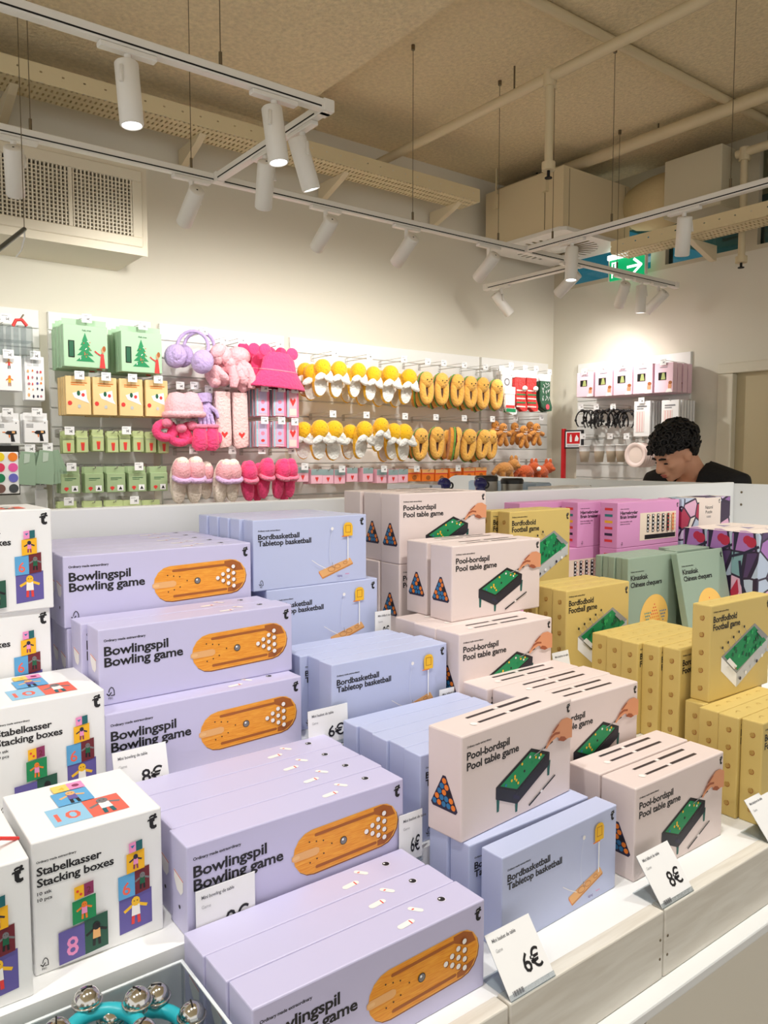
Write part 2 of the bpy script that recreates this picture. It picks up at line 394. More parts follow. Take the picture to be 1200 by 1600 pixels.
for (u, v) in ((.143, .060), (.152, .058), (.161, .056), (.143, .036), (.152, .038), (.161, .041), (.172, .049)): 
    p = TR([(u, v)])[0]; b.C(f, p[0], p[1], .0010, black, 6)
p = TR([(.188, .047)])[0]; b.C(f, *p, .0048, black); b.C(f, p[0], p[1], .0040, steel); b.C(f, p[0]-.001, p[1]+.0015, .0014, paper)
for i in range(4):
    for j in range(i+1):
        p = TR([(.220+i*.0085, .047+(j-i/2)*.0098)])[0]; b.C(f, p[0]+.0012, p[1]-.001, .0034, dbrown, 10); b.C(f, *p, .0030, pin, 10)
bf = b
b = MB(); title(b, f, .0068, .0490, .0165, 'Bowlingspil', 'Bowling game', .083, .1030, .053, .0140); bt = b
b = MB(); logo(b, f, .266, .080, .009); bl = b; b = MB(); fsc(b, f, .0145, .012, .011); blx = b
g = fmT(W, D, H_); b = MB()
b.P(g, rot(stadium(.170, .192, .012, .019, 6), (.18, .015), .1), pin); b.Rc(g, .186, .0125, .1875, .0188, red); bt1 = b
b = MB(); b.P(g, rot(stadium(.196, .213, .026, .032, 6), (.205, .029), -.9), pin); b.Rc(g, .201, .0305, .204, .0322, red); bt2 = b
b = MB(); b.C(g, .2385, .027, .0050, fl('pale_ring', 222, 220, 236), 14, .0050); b.C(g, .2385, .0275, .0042, black); b.C(g, .2372, .029, .0012, paper); bt3 = b
g = fmL(W, D, H_); b = MB(); b.P(g, [(.013, .062), (.036, .058), (.036, .046), (.030, .040), (.020, .042), (.013, .052)], pin); b.S(g, [(.013, .0605), (.036, .0565)], .0010, red); b.C(g, .026, .026, .0022, black, 8); bside = b
kind('bowling_game_box', W, D, H_, lilac, [('board_picture', bf), ('title_lettering', bt), ('cat_logo', bl), ('forest_mark', blx), ('pin_print', bt1), ('pin_print', bt2), ('ball_print', bt3), ('end_print', bside)], 'game box')
# basketball
W, D, H_ = .219, .0332, .113; f = fmF(W, D, H_); b = MB()
b.P(f, [(.121, .022), (.128, .011), (.190, .031), (.184, .040)], tan); b.P(f, [(.128, .011), (.1285, .0085), (.190, .0285), (.190, .031)], fl('tan_edge', 206, 136, 66)); b.P(f, [(.121, .022), (.1212, .019), (.1285, .0085), (.128, .011)], orange)
for u, v, r in ((.146, .0235, .007), (.158, .0275, .006), (.173, .0325, .004)):
    b.S(f, [(u+r*math.cos(q), v+r*.55*math.sin(q)) for q in [2*PI*i/12 for i in range(13)]], .0006, brown)
b.Rc(f, .1775, .036, .1795, .083, whiteg)
b.P(f, [(.170, .078), (.188, .078), (.1885, .094), (.186, .099), (.182, .101), (.176, .101), (.172, .099), (.1695, .094)], yel); b.S(f, [(.174, .084), (.184, .084), (.184, .096), (.174, .096), (.174, .084)], .0008, brown); b.Rc(f, .166, .077, .180, .0785, orange)
b.S(f, [(.150, .030), (.143, .036), (.141, .050), (.142, .070), (.146, .090)], .0006, shadowless); b.C(f, .1465, .092, .0028, pin)
b.S(f, [(.133, .026), (.118, .034), (.106, .042)], .0009, pin); b.S(f, [(.148, .027), (.146, .035)], .0008, steel)
b.T(f, 'zigzag', .156, .010, .005, fl('dull_violet', 96, 76, 140), .010); b.T(f, 'wave', .172, .0125, .004, fl('dull_pink', 220, 120, 170), .008); kf = b
b = MB(); title(b, f, .0088, .0715, .0118, 'Bordbasketball', 'Tabletop basketball', .0755, .0980, .040, .0101); kt = b
b = MB(); logo(b, f, .209, .098, .0078); kl = b; b = MB(); fsc(b, f, .014, .009, .0085); klx = b
kind('basketball_game_box', W, D, H_, blu, [('game_picture', kf), ('title_lettering', kt), ('cat_logo', kl), ('forest_mark', klx)], 'game box')
# pool
W, D, H_ = .2185, .0558, .129; f = fmF(W, D, H_); b = MB()
Lg = fl('leg_teal', 22, 92, 84)
for u, v, h0 in ((.064, .018, .030), (.100, .007, .022), (.166, .036, .020)): b.P(f, [(u, v), (u+.004, v), (u+.006, v+h0), (u-.001, v+h0)], Lg)
b.P(f, [(.062, .050), (.103, .033), (.170, .067), (.131, .082)], black); b.P(f, [(.062, .050), (.062, .035), (.103, .017), (.103, .033)], fl('rail_black', 34, 34, 46)); b.P(f, [(.103, .033), (.103, .017), (.169, .050), (.170, .067)], fl('rail_dark', 30, 28, 40))
b.P(f, [(.070, .0495), (.1025, .0365), (.160, .0660), (.130, .0775)], green); b.P(f, [(.095, .027), (.108, .021), (.108, .026), (.095, .032)], navy)
for k, (u, v) in enumerate(((.092, .0505), (.098, .0515), (.101, .0485), (.098, .0545), (.117, .0560), (.112, .0665), (.128, .0715), (.140, .0680), (.134, .0620), (.147, .0655), (.080, .0480), (.104, .0445), (.150, .0690))): b.C(f, u, v, .0019, (yel, yel, yel, yel, black, yel, pin, yel, green, pin, bluep)[k % 11], 8)
b.S(f, [(.127, .008), (.150, .0185)], .0024, black); b.S(f, [(.1508, .0190), (.154, .0205)], .0022, pin); b.S(f, [(.155, .0210), (.181, .0330)], .0022, black)
b.S(f, [(.136, .0715), (.158, .0765)], .0014, mgrey); b.S(f, [(.157, .0760), (.174, .0805)], .0024, black)
b.P(f, [(.190, .0790), (.199, .0745), (.210, .0765), (.2178, .0755), (.2178, .1000), (.206, .1055), (.194, .1050), (.184, .0990), (.180, .0900)], skin)
b.P(f, [(.1585, .0755), (.1615, .0735), (.170, .0800), (.182, .0840), (.192, .0820), (.196, .0900), (.184, .0990), (.174, .0910), (.165, .0830)], skin)
b.P(f, [(.163, .0790), (.171, .0850), (.180, .0880), (.190, .0870), (.190, .0900), (.180, .0915), (.170, .0885)], skin2)
b.P(f, [(.186, .0790), (.191, .0772), (.199, .0745), (.206, .0760), (.200, .0810), (.192, .0830)], skin2)
b.P(f, [(.173, .0925), (.176, .0915), (.188, .1000), (.186, .1012)], skin2)
pf = b
b = MB(); title(b, f, .0088, .0855, .0134, 'Pool-bordspil', 'Pool table game', .0785, .0970, .044, .0128); pt = b
b = MB(); logo(b, f, .210, .114, .0075); pl = b
g = fmL(W, D, H_); b = MB(); s0 = .93
b.P(g, [(.006, .036), (.009, .032), (.047, .032), (.050, .036), (.0305, .074), (.0255, .074)], navy)
ballc = [orange, bluep, orange, bluep, orange, black, orange, bluep, bluep, orange, bluep, orange, bluep, bluep, orange]
k = 0
for i in range(5):
    for j in range(i+1): b.C(g, .028+(j-i/2)*.0078, .0675-i*.0071, .0036, ballc[k], 10); k += 1
ps = b
g = fmT(W, D, H_); b = MB()
for v in (.018, .038):
    b.Rc(g, .052, v, .104, v+.0045, fl('cue_dark', 58, 48, 52)); b.Rc(g, .106, v, .112, v+.0045, pin); b.Rc(g, .113, v, .176, v+.0052, MATS['print_cue_dark'])
b.C(g, .043, .020, .0048, pin); ptop = b
kind('pool_game_box', W, D, H_, blush, [('table_picture', pf), ('title_lettering', pt), ('cat_logo', pl), ('ball_rack_print', ps), ('cue_print', ptop)], 'game box', .0022)
# football
W, D, H_ = .190, .0340, .162; f = fmF(W, D, H_); b = MB()
L_, T_, R_, B_ = (.034, .072), (.137, .116), (.184, .086), (.083, .036)
b.P(f, [L_, (.034, .048), (.083, .012), B_], whiteg); b.P(f, [B_, (.083, .012), (.183, .062), R_], lgrey); b.P(f, [L_, B_, R_, T_], mgrey)
def tq(t, q): return (L_[0]+(T_[0]-L_[0])*t+(B_[0]-L_[0])*q, L_[1]+(T_[1]-L_[1])*t+(B_[1]-L_[1])*q)
b.P(f, [tq(.05, .07), tq(.05, .93), tq(.95, .93), tq(.95, .07)], green)
rnd = random.Random(3)
for i in range(34):
    u, v = tq(rnd.uniform(.08, .92), rnd.uniform(.12, .88)); s_ = .0034
    b.P(f, [(u-s_, v-s_*.5), (u+s_*.4, v-s_), (u+s_, v+s_*.8), (u-s_*.2, v+s_*1.2)], dgreen if i % 3 else fl('lawn', 40, 176, 100))
b.P(f, [tq(.01, .25), tq(.01, .75), tq(.10, .75), tq(.10, .25)], whiteg); b.P(f, [tq(.90, .3), tq(.90, .7), tq(.97, .7), tq(.97, .3)], mgrey)
for i in range(6):
    u, v = tq((i+.6)/6.4, 0)
    if i < 5: b.S(f, [(u, v), (u-.009, v+.011)], .0010, mgrey); b.C(f, u-.010, v+.012, .0026, black, 8)
    u, v = tq((i+.5)/6, 1); b.C(f, u, v-.013, .0032, (navy, whiteg, lgrey)[i % 3], 8)
b.S(f, [(.072, .050), (.074, .046), (.078, .046)], .0012, brown); ff = b
b = MB(); title(b, f, .0068, .1195, .0150, 'Bordfodbold', 'Football game', .0715, .0825, .046, .0132); ft = b
b = MB(); logo(b, f, .180, .142, .0085); fl_ = b
g = fmL(W, D, H_); kn = []
for v in (.022, .052, .082, .112, .140):
    b = MB(); b.S(g, [(.018+.0042*math.cos(q), v+.0042*math.sin(q)) for q in [-2.4+i*.5 for i in range(8)]], .0010, brown); b.C(g, .0175, v, .0036, fl('ring_tan', 186, 150, 76), 8); kn.append(('knob_print', b))
g = fmT(W, D, H_)
for u in (.03, .062, .094, .126, .158):
    b = MB(); b.S(g, [(u+.0042*math.cos(q), .017+.0035*math.sin(q)) for q in [-.4+i*.5 for i in range(8)]], .0009, MATS['print_ring_tan']); kn.append(('knob_print', b))
kind('football_game_box', W, D, H_, mustard, [('table_picture', ff), ('title_lettering', ft), ('cat_logo', fl_)]+kn, 'game box', .0022)
# chinese chequers
W, D, H_ = .183, .0158, .196; f = fmF(W, D, H_); b = MB(); u0, v0, rr = .097, .060, .052
b.C(f, u0, v0, rr, fl('board_yellow', 246, 198, 104), 32); cc = [red, bluep, fl('peg_teal', 60, 150, 150), orange, yel, fl('peg_green', 120, 170, 90)]
for i in range(9):
    for j in range(i+1): b.C(f, u0+(j-i/2)*.0068, v0+.030-i*.0068, .0019, red if i < 4 else orange, 6)
for s_ in (-1, 1):
    for i in range(4):
        for j in range(4-i): b.C(f, u0+s_*(.018+j*.0064+i*.0034), v0+.014-i*.0066, .0021, cc[1] if s_ > 0 else cc[2], 6)
for s_ in (-1, 1):
    for i in range(4):
        for j in range(i+1): b.C(f, u0+s_*(.018+j*.0062), v0-.014-i*.0064, .0020, yel if s_ < 0 else orange, 6)
gf = b
b = MB(); title(b, f, .010, .134, .0150, 'Kinaskak', 'Chinese chequers', .061, .112, .046, .0150); gt = b
b = MB(); logo(b, f, .173, .178, .0075); glg = b
kind('chinese_chequers_box', W, D, H_, sage, [('board_picture', gf), ('title_lettering', gt), ('cat_logo', glg)], 'game box')
# brain breaker
W, D, H_ = .254, .050, .108; f = fmF(W, D, H_); b = MB()
b.Rc(f, .088, .013, .240, .080, fl('peg_case', 244, 226, 206)); b.Rc(f, .108, .015, .238, .026, black)
for i in range(6):
    u = .116+i*.0205; b.Rc(f, u, .032, u+.009, .076, black if i < 5 else tan)
    for j in range(5): b.C(f, u+.0045, .036+j*.0092, .0024, whiteg if i < 4 else red, 8); b.C(f, u+.0125, .036+j*.0092, .0014, [orange, red, bluep][j % 3], 6)
pkf = b
b = MB(); title(b, f, .010, .070, .0110, 'Hjernebryder', 'Brain breaker', .068, .066, .034, .0098); b.T(f, 'Solve the hidden code', .010, .061, .0042, black, .046, .01); b.T(f, 'before it is too late', .010, .0555, .0042, black, .038, .01); pkt = b
b = MB(); logo(b, f, .245, .092, .007); pkl = b; b = MB(); fsc(b, f, .018, .008, .007); pkx = b
g = fmL(W, D, H_); b = MB()
for i, m_ in enumerate((red, navy, red, yel, fl('teal_bar', 40, 130, 130), red)): b.Rc(g, .014, .014+i*.015, .036, .020+i*.015, m_)
pks = b
kind('brain_breaker_box', W, D, H_, pinkc, [('peg_board_picture', pkf), ('title_lettering', pkt), ('cat_logo', pkl), ('forest_mark', pkx), ('colour_bars', pks)], 'game box')
# patterned boxes
patt = voronoi_mat('faceted_purple_print', [(186, 200, 222), (150, 104, 168), (226, 178, 206), (84, 60, 104), (236, 226, 216), (172, 120, 190), (176, 44, 80), (130, 168, 176), (214, 196, 226), (58, 40, 70)], 22)
cream = fl('cream_label', 238, 224, 214)
W, D, H_ = .236, .07, .108; f = fmF(W, D, H_); b = MB(); b.Rc(f, .080, .0008, .186, .1072, cream); b.T(f, 'Natural', .110, .078, .012, black, .036); b.T(f, 'Puzzle', .112, .066, .011, black, .032); b.T(f, '1000', .118, .054, .008, inkg, .02)
b.S(f, [(.085+i*.006, .006+.012*((i*7) % 3)/2) for i in range(16)], .003, navy); b1 = b
b = MB(); logo(b, f, .178, .094, .007); b2 = b
kind('puzzle_box', W, D, H_, patt, [('label_band', b1), ('cat_logo', b2)], 'puzzle box')
W, D, H_ = .22, .062, .236; g = fmT(W, D, H_); b = MB(); b.Rc(g, .0005, .0005, W-.0005, D-.0005, cream); b.P(g, [(.01, .02), (.04, .05), (.03, .06), (.01, .05)], fl('mauve', 160, 110, 170)); b.P(g, [(.09, .01), (.14, .02), (.12, .05)], fl('mauve_grey', 150, 140, 170)); tb1 = b
f = fmL(W, D, H_); b = MB(); b.C(f, .045, .215, .012, fl('crimson', 186, 40, 72), 12); b.C(f, .036, .220, .010, MATS['print_crimson'], 12)
b.P(f, [(.004, .236), (.016, .236), (.008, .19), (.004, .17)], navy); b.S(f, [(.0, .18), (.03, .19), (.062, .206)], .006, navy); b.S(f, [(.02, .17), (.026, .12), (.044, .08)], .006, navy); b.P(f, [(.0, .10), (.016, .13), (.020, .10), (.008, .06)], MATS['print_crimson']); tb2 = b
kind('tall_puzzle_box', W, D, H_, patt, [('top_panel', tb1), ('side_print', tb2)], 'puzzle box')
# stacking boxes
W, D, H_ = .124, .124, .1295; f = fmF(W, D, H_); b = MB()
q = {k_: fl('cube_'+k_, *c_) for k_, c_ in dict(purple=(98, 88, 160), blue=(92, 166, 216), maroon=(110, 28, 40), yellow=(246, 184, 24), pink=(238, 146, 196), teal=(20, 98, 104), pine=(34, 84, 66), green=(22, 138, 82), plum=(140, 44, 92), coral=(240, 104, 84), sky=(146, 196, 226), mango=(252, 206, 104)).items()}
def quad_(b, fm, u0, u1, v0, v1, m_, sk=0, lip=.0012): b.P(fm, [(u0, v0), (u1, v0+sk), (u1, v1+sk), (u0, v1)], m_)
def critter(b, fm, u, v, s, c1, c2, c3):
    b.S(fm, [(u-.42*s, v+.05*s), (u-.15*s, v+.2*s), (u+.15*s, v+.2*s), (u+.42*s, v+.08*s)], .12*s, c1)
    b.S(fm, [(u-.1*s, v-.15*s), (u-.12*s, v-.5*s)], .12*s, c3); b.S(fm, [(u+.1*s, v-.15*s), (u+.12*s, v-.5*s)], .12*s, c3)
    b.P(fm, [(u-.17*s, v-.2*s), (u+.17*s, v-.2*s), (u+.15*s, v+.22*s), (u-.15*s, v+.22*s)], c2); b.C(fm, u, v+.36*s, .17*s, c1, 10, .19*s)
    for d in (-1, 1): b.C(fm, u+d*.06*s, v+.38*s, .025*s, black, 6)
quad_(b, f, .079, .112, .010, .047, q['purple'], .003); critter(b, f, .0955, .031, .026, yel, pin, red)
quad_(b, f, .0785, .095, .046, .070, q['blue'], .001); b.T(f, '6', .0825, .050, .018, q['coral'], .008); quad_(b, f, .095, .110, .047, .072, q['maroon'], .002); critter(b, f, .1025, .060, .016, steel, dgreen, black)
quad_(b, f, .087, .105, .071, .091, q['yellow'], .002); critter(b, f, .096, .082, .014, navy, q['pink'], q['plum'])
quad_(b, f, .0895, .0965, .092, .102, q['pink'], .0008); quad_(b, f, .0965, .103, .0925, .1025, q['teal'], .0008); b.P(f, [(.091, .099), (.093, .0965), (.0955, .0995)], bluep)
quad_(b, f, .021, .045, .004, .036, q['purple'], .0015); b.T(f, '8', .028, .010, .026, q['pink'], .011); quad_(b, f, .045, .067, .0055, .040, q['pine'], .002); critter(b, f, .056, .023, .022, black, tan, black)
quad_(b, f, .034, .056, .039, .062, q['green'], .002); critter(b, f, .045, .051, .016, orange, q['pink'], orange)
quad_(b, f, .036, .045, .0635, .076, q['yellow'], .001); quad_(b, f, .045, .054, .0645, .077, q['plum'], .001); b.T(f, '2', .0475, .067, .009, q['maroon'], .004); b.C(f, .039, .0715, .0014, red, 6); b.C(f, .042, .068, .0014, red, 6)
sf = b
b = MB(); title(b, f, .004, .0855, .0112, 'Stabelkasser', 'Stacking boxes', .0595, .0710, .036, .0108); b.T(f, '10 stk', .004, .0775, .0045, black, .013); b.T(f, '10 pcs', .004, .0715, .0045, black, .013); st = b
b = MB(); logo(b, f, .1145, .113, .0095); sl = b; b = MB(); fsc(b, f, .009, .008, .008); slx = b
g = fmT(W, D, H_); b = MB()
b.P(g, [(.026, .018), (.062, .018), (.062, .060), (.026, .060)], q['sky']); b.T(g, '10', .031, .028, .026, q['coral'], .024)
b.P(g, [(.062, .018), (.098, .018), (.098, .060), (.062, .060)], q['coral']); critter(b, g, .080, .038, .034, steel, pin, q['teal'])
b.P(g, [(.040, .060), (.076, .060), (.076, .094), (.040, .094)], q['blue']); critter(b, g, .058, .076, .028, tan, q['purple'], black)
b.P(g, [(.044, .094), (.060, .094), (.060, .112), (.044, .112)], q['mango']); b.P(g, [(.060, .094), (.076, .094), (.076, .112), (.060, .112)], q['pink']); b.C(g, .068, .103, .004, q['plum'], 8); b.T(g, '4', .050, .098, .010, q['yellow'], .006)
stp = b
kind('stacking_boxes_carton', W, D, H_, whitec, [('tower_picture', sf), ('title_lettering', st), ('cat_logo', sl), ('forest_mark', slx), ('top_picture', stp)], 'toy box')

# ---- set out on the table
Wb = 'lilac bowling game box'
row('bowling_game_box', .290, .569, Z0, 3, Wb, 'on the lowest step', [0, -.002, -.004])
row('bowling_game_box', .293, .7125, Z1, 4, Wb, 'on the second step', [0, .003, .002, .005])
row('bowling_game_box', .283, .932, Z2, 2, Wb, 'on the third step', [0, -.004])
row('bowling_game_box', .288, .966, Z2+.0972, 2, Wb, 'stacked over the third step', [0, -.007], .002)
row('bowling_game_box', .278, 1.066, Z3, 5, Wb, 'lying lowest on the rear step', [0, .002, -.003, .001, .003])
row('bowling_game_box', .275, 1.066, Z3+.0972, 5, Wb, 'topping the rear step', [0, .003, -.002, .002, .004])
Kb = 'periwinkle tabletop basketball box'
row('basketball_game_box', .622, .598, Z0, 1, Kb, 'standing at the table edge behind the 6€ card', rz=.022)
row('basketball_game_box', .609, .6385, Z0, 2, Kb, 'under the perched pool box', [0, -.004])
row('basketball_game_box', .604, .722, Z1, 5, Kb, 'on the second step', [0, .002, -.002, .001, -.003])
row('basketball_game_box', .592, .905, Z2, 4, Kb, 'on the third step', [0, .002, -.011, -.016], .0008)
row('basketball_game_box', .586, 1.082, Z3, 5, Kb, 'lowest on the rear step', [0, .002, -.001, .001, 0])
row('basketball_game_box', .564, 1.084, Z3+.1132, 5, Kb, 'topping the rear step', [0, -.006, -.009, -.012, -.015], .001)
Pb = 'blush pink pool game box'
row('pool_game_box', .867, .592, Z0, 2, Pb, 'at the table edge', [0, .001], .003)
row('pool_game_box', .832, .718, Z1, 3, Pb, 'on the second step', [0, .006, -.004], .001)
put('pool_game_box', .602, .656, Z0+.1132, 'blush pink pool game box perched on the basketball boxes', R(4.5))
row('pool_game_box', .818, .884, Z2, 3, Pb, 'on the third step', [0, -.002, .003], 0)
row('pool_game_box', .866, .955, Z2+.1292, 2, Pb, 'stacked over the third step', [0, .004], .014)
row('pool_game_box', .867, 1.098, Z3, 3, Pb, 'lowest on the rear step', [0, -.002, .002], .004)
row('pool_game_box', .867, 1.098, Z3+.1292, 3, Pb, 'topping the rear step', [0, .003, -.002], .004)
Fb = 'mustard yellow football game box'
row('football_game_box', 1.156, .570, Z0, 4, Fb, 'at the table edge', [0, -.006, -.004, .012], .0005)
put('football_game_box', 1.182, .672, Z0+.1622, 'mustard yellow football game box standing on the front football row', R(-1))
row('football_game_box', 1.150, .717, Z1, 5, Fb, 'on the second step', [.016, .008, -.004, .0, .004], .0005)
row('football_game_box', 1.112, .915, Z2, 3, Fb, 'on the third step', [0, .004, .0], .002)
o = put('brain_breaker_box', 1.080, 1.098, Z3, 'pink brain breaker box lying flat under the rear football boxes')
o.rotation_euler = (R(90), 0, 0); o.location = (1.080+.127, 1.098+.108, Z3+.0251)
row('football_game_box', 1.155, 1.100, Z3+.0505, 2, Fb, 'on a flat pink box', [0, -.012], .008)
Gb = 'sage green Chinese chequers box'
row('chinese_chequers_box', 1.362, .962, Z2, 5, Gb, 'beside the football boxes', [0, .004, 0, .004, .002], .001)
put('chinese_chequers_box', 1.508, .902, Z2+.0045, 'sage green Chinese chequers box leaning back at an angle', rx=R(-12))
row('chinese_chequers_box', 1.560, .978, Z2, 4, Gb, 'behind the leaning one', [0, .004, .03, .034], .001)
Bb = 'pink brain breaker box'
put('brain_breaker_box', 1.530, 1.112, Z3, 'pink brain breaker box under the front upright one')
put('brain_breaker_box', 1.345, 1.182, Z3, 'pink brain breaker box on the rear step beside the football boxes')
put('brain_breaker_box', 1.330, 1.236, Z3, 'pink brain breaker box at the bottom against the back panel')
put('brain_breaker_box', 1.530, 1.112, Z3+.1082, 'pink brain breaker box on top with its peg board picture in full view')
put('brain_breaker_box', 1.472, 1.182, Z3+.1082, 'pink brain breaker box on top, half hidden behind another')
put('brain_breaker_box', 1.335, 1.240, Z3+.1082, 'pink brain breaker box on top against the back panel')
put('puzzle_box', 1.800, 1.115, Z3, 'purple faceted puzzle box under one with a cream label band')
put('puzzle_box', 1.800, 1.115, Z3+.1082, 'purple faceted puzzle box with a cream label band, upper of two')
row('tall_puzzle_box', 1.695, .860, Z2, 3, 'tall purple cream-topped puzzle box', 'on the third step', [0, .003, .006], .0006)

# ---------------------------------------------------------------- price cards
acry = clear_mat('clear_acrylic', (236, 240, 242), .10)
def card(x, y, z, price, line, label, tilt=32, w_=.070, h_=.070, rz=0):
    t = empty('price_card', (x+w_/2, y, z), rz); tag(t, label, 'price card')
    Tm = Matrix.Rotation(R(-tilt), 4, 'X')
    fm = lambda u, v, q: Tm @ Vector((u-w_/2, -q, v))
    b = MB(); b.box(-w_/2, w_/2, 0, .0008, .001, h_, paper, Tm); b.build('card', t)
    b = MB(); b.T(fm, line, .006, h_-.010, .0052, inkg, .036); b.T(fm, 'Game', .006, h_-.020, .005, fl('faint_grey', 190, 190, 192), .010)
    b.T(fm, price, .034*w_/.07, .24*h_, .40*h_, black, .028*w_/.07, .012)
    for i in range(9): b.Rc(fm, .006+i*.0018, .003, .0068+i*.0018+.0006*(i % 2), .008, inkg)
    b.build('print', t)
    k = h_*math.cos(R(tilt)); d = h_*math.sin(R(tilt))
    b = MB(); b.box(-w_/2, w_/2, -.0012, .0, .0005, .006, acry, Tm); b.box(-w_/2, w_/2, 0, .045, 0, .001, acry); b.box(-w_/2, w_/2, .0008, .0016, .001, h_, acry, Tm); b.build('holder', t)
card(.569, L0+.001, Z0+.001, '6€', 'Mini basket de table', 'tilted price card reading 6€ at the table edge', 38, .069, .066)
card(.843, L0+.002, Z0+.001, '8€', 'Mini billard de table', 'tilted price card reading 8€ at the table edge by the pool boxes', 38, .069, .066)
card(1.113, L0+.002, Z0+.001, '12€', 'Mini babyfoot de table', 'tilted price card at the table edge by the football boxes', 38, .069, .066)
card(.300, .7084, CZ-.437-.066, '8€', 'Mini bowling de table', 'price card reading 8€ between the two lowest bowling rows', 0, .066, .066)
card(.285, .900, Z2+.0005, '8€', 'Mini bowling de table', 'price card reading 8€ leaning before the third step bowling row', 14, .066, .056)
card(.548, .8945, Z2+.0005, '6€', 'Mini basket de table', 'price card at the corner of the third step basketball row', 3, .066, .056)
card(.560, .7085, CZ-.434-.066, '6€', 'Mini basket de table', 'price card tucked beside the second step basketball row', 0, .036, .066)
card(.786, .8935, Z2+.0005, '8€', 'Mini billard de table', 'price card beside the third step pool boxes', 0, .031, .043)
card(.784, 1.060, Z3+.0005, '8€', 'Mini billard de table', 'price card beside the rear pool stack', 0, .034, .058)
card(1.066, .896, Z2+.0005, '12€', 'Mini babyfoot de table', 'price card between the pool boxes and the third step football boxes', 12, .044, .056)

# ---------------------------------------------------------------- tray of bells
tr = empty('acrylic_tray', (.085, .635, Z0)); tag(tr, 'clear acrylic tray holding bell toys beside the bowling boxes', 'tray')
def plate(n_, *a):
    b = MB(); b.bbox(*a, acry, .0008, 1); b.build(n_, tr)
hw, hd, hh = .196, .064, .075
plate('tray_floor', -hw, hw, -hd, hd, .0005, .0035)
plate('tray_wall', -hw, hw, hd-.003, hd, .0035, hh); plate('tray_wall', -hw, hw, -hd, -hd+.003, .0035, hh); plate('tray_wall', hw-.003, hw, -hd+.003, hd-.003, .0035, hh); plate('tray_wall', -hw, -hw+.003, -hd+.003, hd-.003, .0035, hh)
rim = mat('acrylic_edge', (226, 232, 234), .2)
for a_ in ((-hw, hw, hd-.003, hd), (-hw, hw, -hd, -hd+.003), (hw-.003, hw, -hd+.003, hd-.003)):
    b = MB(); b.box(*a_, hh, hh+.0012, rim); b.build('tray_rim', tr)
tealp = mat('turquoise_plastic', (40, 176, 190), .35)
def bell_toy(x, y, z, rz, tilt, label):
    t = empty('bell_rattle', (x, y, z), rz); tag(t, label, 'bell rattle', 'bell rattles in the acrylic tray')
    Tm = Matrix.Rotation(R(tilt), 4, 'X'); Tm3 = Tm.to_3x3()
    b = MB(); b.torus((0, 0, .024), .030, .0065, tealp, Tm, 28, 10); b.build('ring', t)
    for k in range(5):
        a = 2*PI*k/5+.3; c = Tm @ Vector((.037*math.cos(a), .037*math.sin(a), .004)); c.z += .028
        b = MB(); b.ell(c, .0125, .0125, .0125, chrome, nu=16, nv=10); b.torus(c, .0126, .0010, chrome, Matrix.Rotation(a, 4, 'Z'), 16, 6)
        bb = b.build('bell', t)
        b = MB(); b.box(-.0007, .0007, -.0048, .0048, -.002, .0002, dark, Matrix.Translation(c+Vector((0, 0, .0124))) @ Matrix.Rotation(a, 4, 'Z')); b.build('slot', bb)  # dark strip laid on the bell for its unlit opening
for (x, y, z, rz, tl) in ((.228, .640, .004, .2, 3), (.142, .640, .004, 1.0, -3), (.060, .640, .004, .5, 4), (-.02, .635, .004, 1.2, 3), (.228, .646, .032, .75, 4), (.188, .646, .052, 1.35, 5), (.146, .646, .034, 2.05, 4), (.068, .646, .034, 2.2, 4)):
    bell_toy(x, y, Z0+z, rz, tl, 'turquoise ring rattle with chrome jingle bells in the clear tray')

Sb = 'white stacking boxes carton'
put('stacking_boxes_carton', .157, .747, Z1, Sb+' in front of the price card, right of its neighbour')
o = put('stacking_boxes_carton', .026, .722, Z1, Sb+' tied with a red ribbon')
b = MB(); b.tube([(.062, -.02, .1297), (.045, -.03, .139), (.03, -.04, .136), (.02, -.062, .131), (.03, -.0628, .120)], .0018, red, 6); b.build('ribbon', o)
put('stacking_boxes_carton', .159, .930, Z2, Sb+' on the third step')
put('stacking_boxes_carton', .030, .930, Z2, Sb+' on the third step beside another')
put('stacking_boxes_carton', .132, 1.060, Z3, Sb+' at the bottom of the rear pair')
put('stacking_boxes_carton', .136, 1.056, Z3+.1297, Sb+' on top of the rear pair')
# ---------------------------------------------------------------- track lights
ZT = CZ+1.20; YN, YF, XC, X1, X2, X3 = 2.33, 3.21, 1.515, 3.47, 4.00, 5.02
def track(p0, p1, label, name='light_track'):
    p0, p1 = Vector(p0), Vector(p1); d = p1-p0; L = d.length; an = math.atan2(d.y, d.x)
    t = empty(name, p0, an); tag(t, label, 'light track')
    b = MB(); b.bbox(0, L, -.018, .018, -.018, .018, metalw, .003, 1); b.build('rail', t)
    for s_ in (-1, 1):
        b = MB(); b.box(.03, L-.03, s_*.0184-.0006, s_*.0184+.0006, -.012, -.007, dark); b.build('slot', t)
    for e_ in (0, L):
        b = MB(); b.bbox(e_-.022, e_+.022, -.021, .021, -.021, .021, metalw, .003, 1); b.build('end_cap', t)
    return t
track((-1.0, YN, ZT), (XC, YN, ZT), 'white light track nearest the sprayed soffit edge, ending in a corner')
track((-1.0, YF, ZT), (X3, YF, ZT), 'long white light track running along the back wall')
track((XC, YN+.02, ZT), (XC, YF-.02, ZT), 'short white light track linking the two long tracks')
track((X1, -1.2, ZT), (X1, YF-.02, ZT), 'white light track crossing below the ceiling diffuser')
track((X2, YF+.02, ZT), (X2, 4.06, ZT), 'short white light track stub reaching to the back wall')
track((-1.0, .45, ZT), (X1-.02, .45, ZT), 'unseen white light track over the aisle in front of the table')  # unseen track, carries the lamps added over the table
lens = mat('lamp_lens', (246, 250, 255), .2, emit=9)
